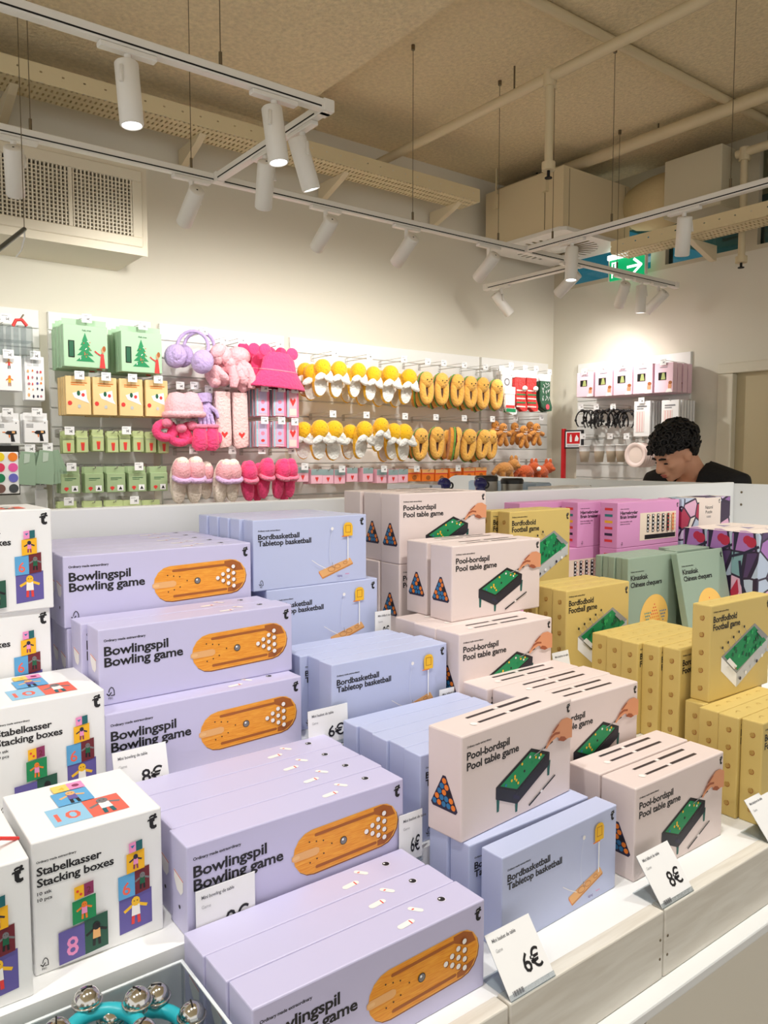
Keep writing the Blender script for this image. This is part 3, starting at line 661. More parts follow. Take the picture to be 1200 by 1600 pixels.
def spot(p, d, label, power=SPOT_W, on='down', axis='x', size=62, blend=.85, drop=.09, sfx=''):
    """p: point on the track, d: beam direction"""
    p = Vector(p); d = Vector(d).normalized()
    t = empty('track_spotlight'+sfx, p); tag(t, label, 'spotlight', 'unseen aisle track spotlights' if 'aisle' in label else None)
    b = MB()
    if axis == 'x': b.bbox(-.085, .085, -.016, .016, -.034, -.0185, metalw, .003, 1)
    else: b.bbox(-.016, .016, -.085, .085, -.034, -.0185, metalw, .003, 1)
    b.build('adapter', t)
    c = Vector((0, 0, -.034-drop)); side = d.cross(Vector((0, 0, 1)))
    side = side.normalized() if side.length > .05 else Vector((1, 0, 0) if axis == 'x' else (0, 1, 0))
    b = MB(); b.cyl((0, 0, -.034), (0, 0, -.034-drop*.55), .011, metalw, 10); b.build('stem', t)
    b = MB(); q = side*.039; b.tube([Vector((0, 0, -.034-drop*.5)), Vector((0, 0, -.034-drop*.5))+q*.9, c+q], .006, metalw, 8); b.build('bracket', t)
    rq = Vector((0, 0, 1)).rotation_difference(d).to_matrix().to_4x4()
    b = MB(); b.lathe([(.0, -.07), (.031, -.07), (.0345, -.066), (.0345, .108), (.031, .112), (.0295, .112), (.028, .106)], metalw, 24, rq, c); body = b.build('housing', t)
    b = MB(); b.lathe([(.028, .105), (.020, .104), (0, .103)], lens, 20, rq, c); b.build('lens'+sfx, t)
    b = MB(); b.lathe([(0, -.0712), (.004, -.0712), (.004, -.0704)], dark, 8, rq, c); b.build('cap_screw', t)
    ld = bpy.data.lights.new('spot_lamp'+sfx, 'SPOT'); ld.energy = power; ld.color = (1, .97, .92); ld.spot_size = R(size); ld.spot_blend = blend; ld.shadow_soft_size = .028
    lo = bpy.data.objects.new('spot_lamp'+sfx, ld); col.objects.link(lo); lo.parent = t; lo.location = c+d*.125; lo.rotation_euler = d.to_track_quat('-Z', 'Y').to_euler()
xs_near = atZ(205, 60, ZT).x
spot((xs_near, YN, ZT), (.05, -.06, -1), 'straight-down white spotlight alone on the near track')
spot((1.31, YN, ZT), (.08, -.10, -1), 'straight-down white spotlight on the near track by its corner')
spot((XC, YN+.16, ZT), (.36, .0, -1), 'white spotlight on the linking track nearest the corner', axis='y')
spot((XC, YN+.44, ZT), (.25, .65, -.9), 'white spotlight on the linking track turned to the back wall', axis='y')
def xfar(px, py): return atZ(px, py, ZT).x
WALL = (0, .84, -.60)
for k, (px, py, d, lab) in enumerate(((20, 207, (.15, .62, -.78), 'beside the air grille'), (303, 268, WALL, 'next to the linking track'), (512, 318, WALL, 'second past the linking track'), (637, 348, WALL, 'third past the linking track'), (765, 378, WALL, 'just before the ceiling diffuser'))):
    spot((xfar(px, py), YF, ZT), d, 'white spotlight on the back wall track '+lab, SPOT_W*.80, size=125)
spot((X2, 3.92, ZT), (.62, -.25, -.75), 'white spotlight on the wall track stub', SPOT_W*.95, axis='y', size=120)
spot((X2-.12, YF, ZT), (-.15, .75, -.62), 'white spotlight on the back wall track under the diffuser', SPOT_W*.6, size=120)
spot((X1, 2.86, ZT), (-.06, -.02, -1), 'white spotlight on the crossing track by the diffuser', axis='y')
spot((X1, 2.18, ZT), (.30, .25, -1), 'white spotlight on the crossing track away from the diffuser', axis='y')
spot((4.42, YF, ZT), (.45, .62, -.7), 'white spotlight facing the right wall shelf', SPOT_W*.6, size=120)
spot((4.62, YF, ZT), (.04, .05, -1), 'upright white spotlight near the exit sign', SPOT_W*.6)
spot((4.82, YF, ZT), (-.05, .80, -.62), 'white spotlight at the track end turned to the room corner', SPOT_W*.5, size=120)
for k, x in enumerate((-.5, .15, .80, 1.45, 2.10, 2.75)):  # unseen lamps, put in for the overhead light on the boxes
    spot((x, .45, ZT), (.04, .20, -1), 'unseen white spotlight on the aisle track above the game boxes', SPOT_W*1.12, size=84, sfx='_%s_offscreen' % 'abcdef'[k])
# suspension wires
def wire_obj(p, ztop, label, gripper=True):
    t = empty('suspension_wire', p); tag(t, label, 'wire', 'thin suspension wires')
    b = MB(); b.cyl((0, 0, 0), (0, 0, ztop-p[2]), .0018, wire, 5); b.build('cable', t)
    b = MB(); b.cyl((0, 0, 0), (0, 0, .045), .006, wire, 8); b.build('gripper', t)
    b = MB(); b.cyl((0, 0, ztop-p[2]-.025), (0, 0, ztop-p[2]), .010, wire, 8); b.build('ceiling_anchor', t)
for x in (.2, 1.12): wire_obj((x, YN, ZT+.018), SOFF, 'thin steel wire holding up a white light track')
for x in (.76, 1.40): wire_obj((x, YF, ZT+.018), SOFF, 'thin steel wire holding up a white light track')
for x in (2.62, 3.25, 4.35): wire_obj((x, YF, ZT+.018), CEIL, 'thin steel wire holding up a white light track')
for y in (1.95, 2.6, 3.0): wire_obj((X1, y, ZT+.018), CEIL, 'thin steel wire holding up a white light track')

# ---------------------------------------------------------------- air grille unit on the back wall
ac = empty('air_grille_unit', (1.47, YW, CZ+1.02)); tag(ac, 'cream boxed-in air unit with a wide grille on the back wall', 'air vent')
acm = mat('air_unit_paint', (226, 217, 196), .55)
A0, AD, AH = -2.0, .45, .425
b = MB(); b.shell(A0, 0, -AD, -.0005, 0, AH, acm, (0, -1, 0)); b.build('casing', ac)
gx0, gx1, gz0, gz1 = A0+.1, -.068, .078, AH-.075
b = MB(); b.plate_hole([(A0-.009, -.009), (.009, -.009), (.009, AH+.009), (A0-.009, AH+.009)], [(gx0, gz0), (gx1, gz0), (gx1, gz1), (gx0, gz1)], acm, lambda u, v, q_: (u, q_, v), -AD-.0015, -AD+.006); b.build('front_plate', ac)
b = MB()
for a_ in ((A0+.1, -.018, -AD-.014, -AD+.001, AH-.075, AH-.02), (A0+.1, -.018, -AD-.014, -AD+.001, .03, .078), (-.068, -.018, -AD-.014, -AD+.001, .078, AH-.075)): b.bbox(*a_, acm, .004, 1)
b.build('grille_frame', ac)
b = MB(); n = 0
x = -.075
while x > A0+.1: b.box(x-.0035, x+.0035, -AD-.012, -AD+.022, .078, AH-.075, acm); x -= .0185
b.build('vertical_bars', ac)
b = MB(); z = .092
while z < AH-.08: b.box(A0+.1, -.068, -AD-.009, -AD+.020, z-.0025, z+.0025, acm); z += .0182
b.build('horizontal_bars', ac)
b = MB(); b.box(-.378, -.360, -AD-.016, -AD-.001, .078, AH-.075, acm); b.build('grille_mullion', ac)
# hanging sign rod by the grille
sr = empty('hanging_rod', (.62, 3.02, CZ+.86)); tag(sr, 'grey metal rod with a loose white cable tie hanging before the air grille', 'rod')
p0 = atY(38, 358, 3.0)-Vector(sr.location); p1 = atY(-25, 408, 2.7)-Vector(sr.location)
b = MB(); b.tube([p0, p1], .008, mat('grey_rod', (88, 94, 92), .4, .4), 8); b.build('rod', sr)
b = MB(); b.tube([p0, p0+Vector((.0, 0, -.03)), p0+Vector((-.012, 0, -.075)), p0+Vector((-.03, 0, -.10))], .0025, paper, 6); b.build('cable_tie', sr)
b = MB(); b.tube([p0, p0+Vector((0, 0, SOFF-sr.location.z-p0.z))], .0015, wire, 5); b.build('cable', sr)

# ---------------------------------------------------------------- cable tray along the back wall and one along the right wall
def perf_mat(name, c, sx, sz, rx, rz):
    m = mat(name, c, .55); nt = m.node_tree; bs = nt.nodes['Principled BSDF']
    tc = nt.nodes.new('ShaderNodeTexCoord'); sp_ = nt.nodes.new('ShaderNodeSeparateXYZ'); nt.links.new(tc.outputs['Object'], sp_.inputs[0])
    def cell(out, period, half):
        a = nt.nodes.new('ShaderNodeMath'); a.operation = 'PINGPONG'; a.inputs[1].default_value = period/2; nt.links.new(out, a.inputs[0])
        l = nt.nodes.new('ShaderNodeMath'); l.operation = 'LESS_THAN'; l.inputs[1].default_value = half; nt.links.new(a.outputs[0], l.inputs[0]); return l.outputs[0]
    mu = nt.nodes.new('ShaderNodeMath'); mu.operation = 'MULTIPLY'
    nt.links.new(cell(sp_.outputs['X'], sx, rx), mu.inputs[0]); nt.links.new(cell(sp_.outputs[sz[0]], sz[1], rz), mu.inputs[1])
    inv = nt.nodes.new('ShaderNodeMath'); inv.operation = 'SUBTRACT'; inv.inputs[0].default_value = 1
    nt.links.new(mu.outputs[0], inv.inputs[1]); nt.links.new(inv.outputs[0], bs.inputs['Alpha']); return m
traym = (224, 208, 168)
pf_ = perf_mat('tray_side_perforated', traym, .10, ('Z', .05), .006, .004); pb_ = perf_mat('tray_floor_slotted', traym, .026, ('Y', .06), .005, .016)
def ctray(loc, rz, L, label):
    t = empty('cable_tray', loc, rz); tag(t, label, 'cable tray')
    for y in (0, .20):
        b = MB(); b.box(0, L, y-.001, y+.001, 0, .085, pf_); b.build('tray_side', t)
    b = MB(); b.box(0, L, 0, .20, -.001, .001, pb_); b.build('tray_floor', t)
    b = MB(); b.box(0, L, -.002, .012, .083, .086, MATS['tray_side_perforated']); b.build('tray_flange', t)
    k = .55
    while k < L:
        b = MB(); b.prism([(0, 0), (.30, 0), (.30, -.10), (.27, -.10), (.06, -.03)], -.02, .02, creamm, Matrix(((0, 1, 0, k), (1, 0, 0, .08), (0, 0, 1, -.0015), (0, 0, 0, 1)))); b.build('bracket', t); k += .95
    return t
ctray((-2.5, 3.995, CZ+1.75), 0, 6.36, 'long perforated cream cable tray under the soffit at the back wall')
ctray((4.60, 3.45, CZ+1.40), -PI/2, 4.2, 'perforated cream cable tray running along the glazing')

# ---------------------------------------------------------------- ceiling cassette with swirl diffuser and duct
cs = empty('ceiling_diffuser_box', (4.21, 3.55, CZ+1.53)); tag(cs, 'cream square air diffuser box with radial slots hung from the ceiling', 'air diffuser')
bx_ = mat('diffuser_box_paint', (216, 200, 164), .55)
b = MB(); b.shell(0, .74, 0, .74, .02, .42, bx_, (0, 0, -1)); b.build('casing', cs)
N_ = 60; cir = [(.37+.30*math.cos(2*PI*i/N_), .37+.30*math.sin(2*PI*i/N_)) for i in range(N_)]
sq = [(.37+.379*math.cos(a)/max(abs(math.cos(a)), abs(math.sin(a))), .37+.379*math.sin(a)/max(abs(math.cos(a)), abs(math.sin(a)))) for a in [2*PI*i/N_ for i in range(N_)]]
b = MB(); b.plate_hole(sq, cir, metalw, lambda u, v, q_: (u, v, q_), -.005, .0205); dp = b.build('diffuser_plate', cs)
for k in range(30):
    a0, a1 = 2*PI*(k+.5)/30, 2*PI*(k+1.5)/30; w0, w1 = .011/.10, .011/.30
    pts = [(.095, a0+w0), (.302, a0+w1), (.302, (a0+a1)/2), (.302, a1-w1), (.095, a1-w0)] if a0+w0 < a1-w0 else [(.16, (a0+a1)/2), (.302, a0+w1), (.302, (a0+a1)/2), (.302, a1-w1)]
    pts = [(.37+r_*math.cos(a), .37+r_*math.sin(a)) for r_, a in pts]; n_ = len(pts)
    b = MB(); b.add([(x, y, -.005) for x, y in pts]+[(x, y, -.0035) for x, y in pts], [tuple(range(n_)), tuple(reversed(range(n_, 2*n_)))]+[(i, i+n_, (i+1) % n_+n_, (i+1) % n_) for i in range(n_)], metalw); b.build('blade', dp)
b = MB(); b.lathe([(0, -.006), (.112, -.006), (.112, .003), (0, .003)], metalw, 30, None, (.37, .37, 0)); b.build('centre_disc', dp)
b = MB(); b.lathe([(0, -.012), (.035, -.012), (.045, -.005)], metalw, 16, None, (.37, .37, 0)); b.build('diffuser_hub', dp)
for x, y in ((.06, -.002), (.68, -.002)):
    b = MB(); b.box(x-.001, x+.001, y, y+.004, .03, .41, wire); b.build('panel_seam', cs)
b = MB(); b.box(-.003, .001, .16, .163, .03, .41, wire); b.build('panel_seam', cs)
for y in (.15, .62):
    b = MB(); b.cyl((-.015, y, .38), (-.015, y, CEIL-CZ-1.53), .006, bx_, 8); b.box(-.03, 0, y-.02, y+.02, .28, .38, bx_); b.build('hanger_rod', cs)
du = empty('air_duct', (4.96, 3.10, CZ+1.62)); tag(du, 'cream square duct with a round flexible joint leading to the diffuser box', 'duct')
b = MB(); b.tube([(.06, .44, .18), (.05, .36, .18), (.03, .26, .18), (.02, .15, .18), (.02, .06, .18)], [.15, .17, .18, .18, .165], mat('flex_duct_cloth', (206, 186, 140), .8, bump=.6, bscale=18), 20); b.build('flexible_joint', du)
dm = mat('duct_metal', (206, 196, 168), .5)
b = MB(); b.bbox(-.18, .62, -.35, .06, -.02, .36, dm, .005, 1); b.build('duct_box', du)
b = MB(); b.bbox(.60, .66, -.37, .08, -.04, .38, dm, .005, 1); b.build('duct_flange', du)
b = MB(); b.bbox(.66, 1.6, -.33, .04, 0, .34, dm, .005, 1); b.build('duct_tail', du)

# ---------------------------------------------------------------- sprinkler pipes
pip = mat('pipe_paint', (212, 196, 160), .5)
def pipe(name, pts, r, label, cat='pipe', parts=()):
    t = empty(name, pts[0]); tag(t, label, cat); o = Vector(pts[0])
    b = MB(); b.tube([Vector(p)-o for p in pts], r, pip, 10); b.build('pipe_run', t)
    for n_, fn in parts:
        b = MB(); fn(b, o); b.build(n_, t)
    return t
ZP = CZ+1.95
def drop(x, y, z1, z0):
    def fn(b, o):
        b.cyl(Vector((x, y, z1))-o, Vector((x, y, z0))-o, .022, pip, 10); b.cyl(Vector((x, y, z0+.02))-o, Vector((x, y, z0-.02))-o, .036, pip, 12); b.cyl(Vector((x, y, z1+.03))-o, Vector((x, y, z1-.05))-o, .034, pip, 10)
    return fn
def head(x, y, z):
    def fn(b, o):
        c = Vector((x, y, z))-o; b.cyl(c, c-Vector((0, 0, .035)), .008, dark, 8); b.cyl(c-Vector((0, 0, .035)), c-Vector((0, 0, .04)), .02, dark, 10)
    return fn
def rod_(x, y, z0, z1):
    def fn(b, o): b.cyl(Vector((x, y, z0))-o, Vector((x, y, z1))-o, .005, wire, 6)
    return fn
xa = atZ(760, 170, ZP).x; pd = atZ(870, 125, ZP)
pipe('sprinkler_pipe', [(xa, YW-.0, ZP), (xa, 1.2, ZP)], .028, 'cream sprinkler pipe with a long drop before the diffuser box', parts=[('drop_pipe', drop(xa, pd.y, ZP, CZ+1.50)), ('sprinkler_head', head(xa, pd.y, CZ+1.48)), ('hanger_rod', rod_(xa, pd.y+.25, ZP, CEIL))])
yb = atZ(1000, 85, CEIL-.02).y
pipe('sprinkler_pipe', [(2.40, yb, CEIL-.024), (7.5, yb, CEIL-.024)], .024, 'cream pipe fixed flat against the ceiling')
ZC = CZ+2.03; xc = 4.46
pipe('sprinkler_pipe', [(xc, YW, ZC), (xc, .6, ZC)], .040, 'thick cream pipe running in front of the glazing', parts=[('hanger_rod', rod_(xc, 3.0, ZC, CEIL)), ('hanger_rod', rod_(xc, 2.1, ZC, CEIL))])
XD = 4.87; zd = atX(1080, 265, XD).z; yd = atX(1162, 290, XD).y
pipe('sprinkler_pipe', [(XD, 2.70, zd), (XD, 1.2, zd+.02)], .028, 'cream pipe with a long drop by the right wall', parts=[('drop_pipe', drop(XD, yd, zd, atX(1162, 405, XD).z)), ('sprinkler_head', head(XD, yd, atX(1162, 408, XD).z)), ('hanger_rod', rod_(XD, 2.5, zd, CEIL))])
pipe('conduit', [(2.12, 1.4, SOFF-.012), (2.12, 2.58, SOFF-.012), (2.16, 2.66, SOFF-.012)], .014, 'short cream conduit on the soffit', 'conduit')
for (px, py, pz) in ((847, 205, CZ+1.97),):
    t = pipe('sprinkler_stub', [(4.5, 4.05, CZ+1.95), (4.5, 4.05, CEIL-.04)], .018, 'upright sprinkler stub above the diffuser box', 'sprinkler', parts=[('sprinkler_head', head(4.5, 4.05, CEIL-.001))])
# loose ceiling wires
for px, py, z in ((752, 48, .55), (1022, 78, .6), (920, 22, .8), (595, 82, .3)):
    q_ = atZ(px, py, CEIL if px > 620 else SOFF-.001)
# ---------------------------------------------------------------- exit sign
ex = empty('exit_sign', (5.06, 4.02, CZ+1.10)); 
pA = atX(952, 440, 5.02); pB = atX(1008, 402, 5.02)
ex.location = (5.02, (pA.y+pB.y)/2, pA.z); hw_ = abs(pA.y-pB.y)/2; hh_ = .155
tag(ex, 'lit green emergency exit sign with running figure and arrow', 'sign')
gm = mat('exit_green', (0, 140, 84), .3, emit=1.2); wm = mat('exit_white', (240, 255, 250), .3, emit=2.2)
b = MB(); b.bbox(0, .02, -hw_, hw_, 0, hh_, gm, .002, 1); b.build('sign_face', ex)
b = MB(); b.bbox(-.02, .05, -hw_-.01, hw_+.01, hh_, hh_+.035, wm, .004, 1); b.build('lamp_bar', ex)
b = MB(); b.box(-.004, .024, -hw_-.008, -hw_, 0, hh_, metalw); b.box(-.004, .024, hw_, hw_+.008, 0, hh_, metalw); b.build('sign_edge', ex)
fm = lambda u, v, q_: (-.0008-q_, hw_-u, v)
b = MB(); s_ = hh_
b.Rc(fm, .02, .02, .075, s_-.02, wm); b.Rc(fm, .03, .02, .066, s_-.03, gm); b.C(fm, .055, s_-.045, .012, wm, 10); b.S(fm, [(.052, s_-.06), (.046, .07), (.030, .05)], .014, wm); b.S(fm, [(.046, .07), (.066, .05), (.062, .024)], .012, wm); b.S(fm, [(.038, .095), (.066, .085)], .009, wm)
b.build('running_figure', ex); b = MB()
W2 = 2*hw_
b.S(fm, [(W2*.52, s_*.5), (W2*.88, s_*.5)], .018, wm); b.S(fm, [(W2*.70, s_*.82), (W2*.90, s_*.5), (W2*.70, s_*.18)], .018, wm); b.build('arrow', ex)
# ---------------------------------------------------------------- slat wall panels
slat = mat('slat_white', (238, 238, 234), .45); groove = slat
YS = YW-.022
def slat_panel(x0, x1, z0, z1, label, right=False):
    t = empty('slat_panel', (x0, YW, z0) if not right else (XW, x0, z0)); tag(t, label, 'slat panel')
    L = abs(x1-x0); M_ = None if not right else Matrix(((0, 1, 0, 0), (-1, 0, 0, 0), (0, 0, 1, 0), (0, 0, 0, 1)))
    b = MB(); b.box(0, L, -.010, -.0005, 0, z1-z0, groove, M_); b.build('backing', t)
    z = z1-z0; me = None
    while z > .02:
        zl = max(z-.094, 0); b = MB(); b.bbox(.001, L-.001, -.022, -.010, zl, z, slat, .002, 1, M_); b.build('slat', t); z -= .102
ZS0, ZS1 = CZ-.75, CZ+.757
px_ = lambda p: atY(p, 500, YS).x
slat_panel(-.6, px_(61), ZS0, ZS1+.0, 'white slat wall panel behind the paint palette and glue guns')
slat_panel(px_(75), px_(236), ZS0, ZS1, 'white slat wall panel behind the green packs')
slat_panel(px_(249), px_(444), ZS0, ZS1, 'white slat wall panel behind the pink winter wear')
slat_panel(px_(453), px_(750), ZS0, ZS1, 'wide white slat wall panel behind the banana and burger slippers')
slat_panel(px_(753), px_(858), ZS0, ZS1, 'white slat wall panel behind the socks in the room corner')
slat_panel(4.12, 3.12, CZ-.75, CZ+.735, 'white slat wall panel on the right wall behind the pink boxes', True)

# ---------------------------------------------------------------- hooks
def rect(l, r, t, b_, Y):
    p = atY(l, t, Y); q = atY(r, b_, Y); m_ = atY((l+r)/2, (t+b_)/2, Y)
    return p.x, q.x, min(atY((l+r)/2, b_, Y).z, 99), atY((l+r)/2, t, Y).z
HOOK = {}
def hook(x, z, L, what=None, tag_=True, right=False, group=None):
    k = (round(L, 2), tag_)
    if k not in HOOK:
        b = MB(); b.tube([(0, 0, 0), (0, -L, 0), (0, -L-.01, .012)], .0028, hookm, 6); b.bbox(-.012, .012, -.004, .0, -.02, .02, hookm, .002, 1); m1 = b.mesh('rod')
        b = MB(); b.tube([(0, 0, .022), (0, -L-.005, .022)], .0018, hookm, 5); b.box(-.024, .024, -L-.010, -L-.008, -.012, .030, paper)
        fm = lambda u, v, q: (u-.024, -L-.0102-q, v-.012)
        b.T(fm, '3€' if L > .22 else '5€', .022, .012, .016, black); b.Rc(fm, .004, .032, .03, .034, inkg); m2 = b.mesh('price_tag')
        HOOK[k] = (m1, m2)
    t = empty('display_hook', (x, YS-.0, z) if not right else (XW-.022, x, z)); 
    if right: t.rotation_euler = (0, 0, -PI/2)
    tag(t, ('wire display hook with a price tag over the ' if tag_ else 'bare wire display hook over the ')+what, 'hook', 'hooks over the '+what)
    obj('rod', HOOK[k][0], t)
    if tag_: obj('price_tag', HOOK[k][1], t)
# ---------------------------------------------------------------- hanging packs
def pack_mesh(w_, h_, d, body, art, tabh=0, tabw=.5):
    b = MB(); b.bbox(-w_/2, w_/2, 0, d, 0, h_-tabh, body, min(.002, d*.2), 1); me = [('pack_body', b.mesh('pack_body'))]
    if tabh:
        b = MB(); b.bbox(-w_*tabw, w_*tabw, d*.5-.0006, d*.5+.0006, h_-tabh-.001, h_, body, .0003, 1); me.append(('header_tab', b.mesh('header_tab')))
    if art:
        b = MB(); art(b, lambda u, v, q: (u*w_-w_/2, -.0006-q*2, v*(h_-tabh)), w_, h_); me.append(('print', b.mesh('print')))
    return me
def hang_row(name, rects, Y, d, body, art, label, cat, group, n=3, tabh=0, pitch=None, hk=True, tabw=.5, tagged=1):
    x0, x1, z0, z1 = rect(*rects[0], Y); w_, h_ = x1-x0, z1-z0
    W_ = sum(rect(*r, Y)[1]-rect(*r, Y)[0] for r in rects)/len(rects); H__ = sum(rect(*r, Y)[3]-rect(*r, Y)[2] for r in rects)/len(rects)
    W_ *= .96; pm = pack_mesh(W_, H__, d, body, art, tabh, tabw); pitch = pitch or d+.002
    for i, r in enumerate(rects):
        x0, x1, z0, z1 = rect(*r, Y); xc_, zb = (x0+x1)/2, z0
        for k in range(n):
            t = empty(name, (xc_+(random.uniform(-.003, .003) if k else 0), Y+k*pitch, zb+(random.uniform(-.004, .002) if k else 0)), random.uniform(-.03, .03)); tag(t, label+(', hung behind another' if k else ', frontmost'), cat, group)
            for nm, me in pm: obj(nm, me, t)
        if hk: hook(xc_, zb+H__-.006 if not tabh else zb+H__-.008, YS-Y-.004+.02, group, i % tagged == 0)
lg = mat('pale_green_card', (176, 212, 176), .6); sg = mat('sage_pack_card', (166, 188, 142), .6); lgn = mat('light_green_pack', (194, 208, 150), .6); sand = mat('sand_card', (240, 208, 148), .6); wpk = mat('white_pack', (242, 242, 242), .5)
def a_tree(b, f, w_, h_):
    b.Rc(f, .10, .22, .24, .62, dark); b.Rc(f, .12, .24, .22, .60, dgreen)
    for i, (c, s_) in enumerate(((.14, .25), (.28, .22), (.40, .18), (.52, .13), (.62, .08))): b.P(f, [(.48-s_*.85, c), (.48+s_*.85, c), (.48+s_*.2, c+.15), (.48, c+.20), (.48-s_*.2, c+.15)], green)
    rr = random.Random(2)
    for i in range(14): u, v = .48+rr.uniform(-.12, .12), rr.uniform(.18, .62); b.C(f, u, v, .013, (red, pin, orange)[i % 3], 6)
    b.P(f, [(.80, .0), (.93, .0), (.90, .34), (.84, .36)], red); b.S(f, [(.84, .30), (.74, .36), (.70, .40)], .03, red); b.C(f, .885, .43, .04, skin, 8, .07); b.C(f, .91, .47, .04, brown, 8, .07); b.T(f, 'Felt tree', .42, .86, .05, dgreen, .2)
def a_sand(b, f, w_, h_):
    b.P(f, [(.25, .56), (.80, .66), (.84, .42), (.94, .30), (.34, .44)], whiteg); b.C(f, .50, .56, .07, dgreen, 8); b.C(f, .68, .52, .07, red, 8, .05); b.C(f, .15, .30, .09, red, 8, .06); b.C(f, .52, .22, .07, lgrey, 8, .05); b.Rc(f, .2, .82, .85, .84, orange); b.Rc(f, .2, .77, .75, .79, orange)
def a_cup(b, f, w_, h_):
    b.P(f, [(.40, .12), (.62, .12), (.68, .58), (.34, .58)], red); b.Rc(f, .34, .58, .68, .63, orange); b.Rc(f, .0, .85, 1, .87, sage)
def a_suit(b, f, w_, h_):
    b.C(f, .28, .24, .12, red, 10, .08); b.P(f, [(.17, .22), (.39, .22), (.28, .10)], red); b.Rc(f, .55, .08, .88, .38, whiteg); b.P(f, [(.62, .14), (.82, .14), (.72, .32)], black); b.Rc(f, .2, .74, .8, .77, dgreen); b.Rc(f, .2, .66, .6, .68, dgreen)
def a_gun(b, f, w_, h_):
    b.P(f, [(.40, .45), (.50, .54), (.86, .55), (.88, .42), (.74, .38), (.80, .08), (.64, .08), (.62, .36), (.46, .40)], black); b.Rc(f, .30, .46, .42, .50, orange); b.P(f, [(.54, .38), (.60, .38), (.60, .26), (.56, .24)], orange); b.Rc(f, .68, .44, .80, .53, tan)
    for i in range(3): b.Rc(f, .08, .80-i*.06, .38, .82-i*.06, inkg)
    b.C(f, .86, .88, .025, black, 8)
def a_stick(b, f, w_, h_):
    rr = random.Random(5); cs_ = [red, navy, orange, fl('dusty_rose', 190, 120, 130), q['plum'], q['purple'], tan]
    b.Rc(f, .45, .78, .72, .92, lgrey); b.Rc(f, .14, .78, .38, .92, fl('pale_grey', 226, 226, 228))
    for i in range(5):
        for j in range(4): b.C(f, .17+j*.22+rr.uniform(-.03, .03), .10+i*.14+rr.uniform(-.02, .02), rr.uniform(.03, .07), cs_[rr.randrange(7)], 8, rr.uniform(.025, .05))
def a_fig(b, f, w_, h_):
    critter(b, f, .55, .76, .26, tan, red, black); critter(b, f, .55, .28, .28, orange, yel, brown); critter(b, f, .08, .52, .24, bluep, orange, navy)
YQ = 4.16
hang_row('craft_tree_box', [(97, 170, 500, 574), (187, 255, 509, 582)], 4.06, .045, lg, a_tree, 'pale green craft box with a felt tree and red-dressed girl', 'box', 'felt tree kits on the top hooks', 4, pitch=.062, tabh=.03)
hang_row('card_kit_pack', [(102, 143, 588, 648), (144, 184, 590, 649), (185, 225, 592, 650), (226, 264, 594, 651)], 4.10, .022, sand, a_sand, 'sand yellow card making pack with white envelopes', 'pack', 'sand yellow packs', 4, pitch=.045)
hang_row('mini_craft_pack', [(97, 117, 674, 708), (119, 139, 674, 707), (143, 164, 672, 705), (167, 186, 672, 707), (187, 204, 674, 706), (207, 226, 673, 706), (228, 244, 674, 707), (247, 265, 675, 708)], YQ, .02, lgn, a_cup, 'small light green pack with a red cup picture', 'pack', 'light green mini packs', 3, tabh=.03, tagged=4)
hang_row('playing_card_pack', [(95, 125, 730, 771), (131, 164, 729, 770), (167, 196, 729, 769), (200, 230, 729, 768), (233, 264, 729, 767)], YQ, .025, sg, a_suit, 'sage green pack with a red heart and black spade', 'pack', 'sage card packs', 3, tabh=.035, tagged=3)
hang_row('playing_card_pack', [(90, 122, 784, 826), (129, 164, 783, 825), (166, 193, 782, 823), (194, 222, 781, 822), (224, 252, 781, 821)], YQ, .025, lgn, a_suit, 'pale green pack on the lowest hooks behind the back panel', 'pack', 'lowest pale green packs', 2, tabh=.03, tagged=3)
hang_row('sticker_sheet', [(37, 71, 557, 625)], 4.12, .003, wpk, a_stick, 'white sticker sheet with small purple and brown motifs', 'stickers', 'white sticker sheets', 6, pitch=.012)
hang_row('figure_sticker_sheet', [(-12, 36, 555, 610)], 4.08, .003, wpk, a_fig, 'white sticker sheet with dancing animal figures', 'stickers', 'animal sticker sheets', 6, pitch=.012)
hang_row('glue_gun_pack', [(36, 77, 645, 692), (-10, 32, 645, 693)], 4.10, .03, wpk, a_gun, 'white pack with a black glue gun picture', 'pack', 'glue gun packs', 3, tabh=.035)
# paint palette
x0, x1, z0, z1 = rect(-18, 31, 706, 772, 4.10); t = empty('paint_palette', ((x0+x1)/2, 4.10, z0)); tag(t, 'boxed paint palette with round pans of bright colours', 'paint set')
w_, h_ = x1-x0, z1-z0; b = MB(); b.bbox(-w_/2, w_/2, 0, .02, 0, h_, wpk, .004); b.build('tray', t)
pc = [(250, 220, 30), (248, 136, 40), (232, 58, 96), (242, 92, 168), (22, 130, 84), (110, 110, 200), (120, 84, 76), (70, 74, 78)]
for i in range(4):
    for j, u in enumerate((.36, .80)):
        b = MB(); b.tube([(u*w_-w_/2, -.003, h_*(.88-i*.25)), (u*w_-w_/2, .002, h_*(.88-i*.25))], h_*.105, fl('paint_%d' % (i*2+j), *pc[i*2+j]), 18); b.build('paint_pan', t)
b = MB(); b.box(-w_/2-.004, w_/2+.004, .008, .024, -.006, h_+.03, dark); b.build('backing_card', t)
hook(x1-.05, z1+.04, .24, 'paint palette')
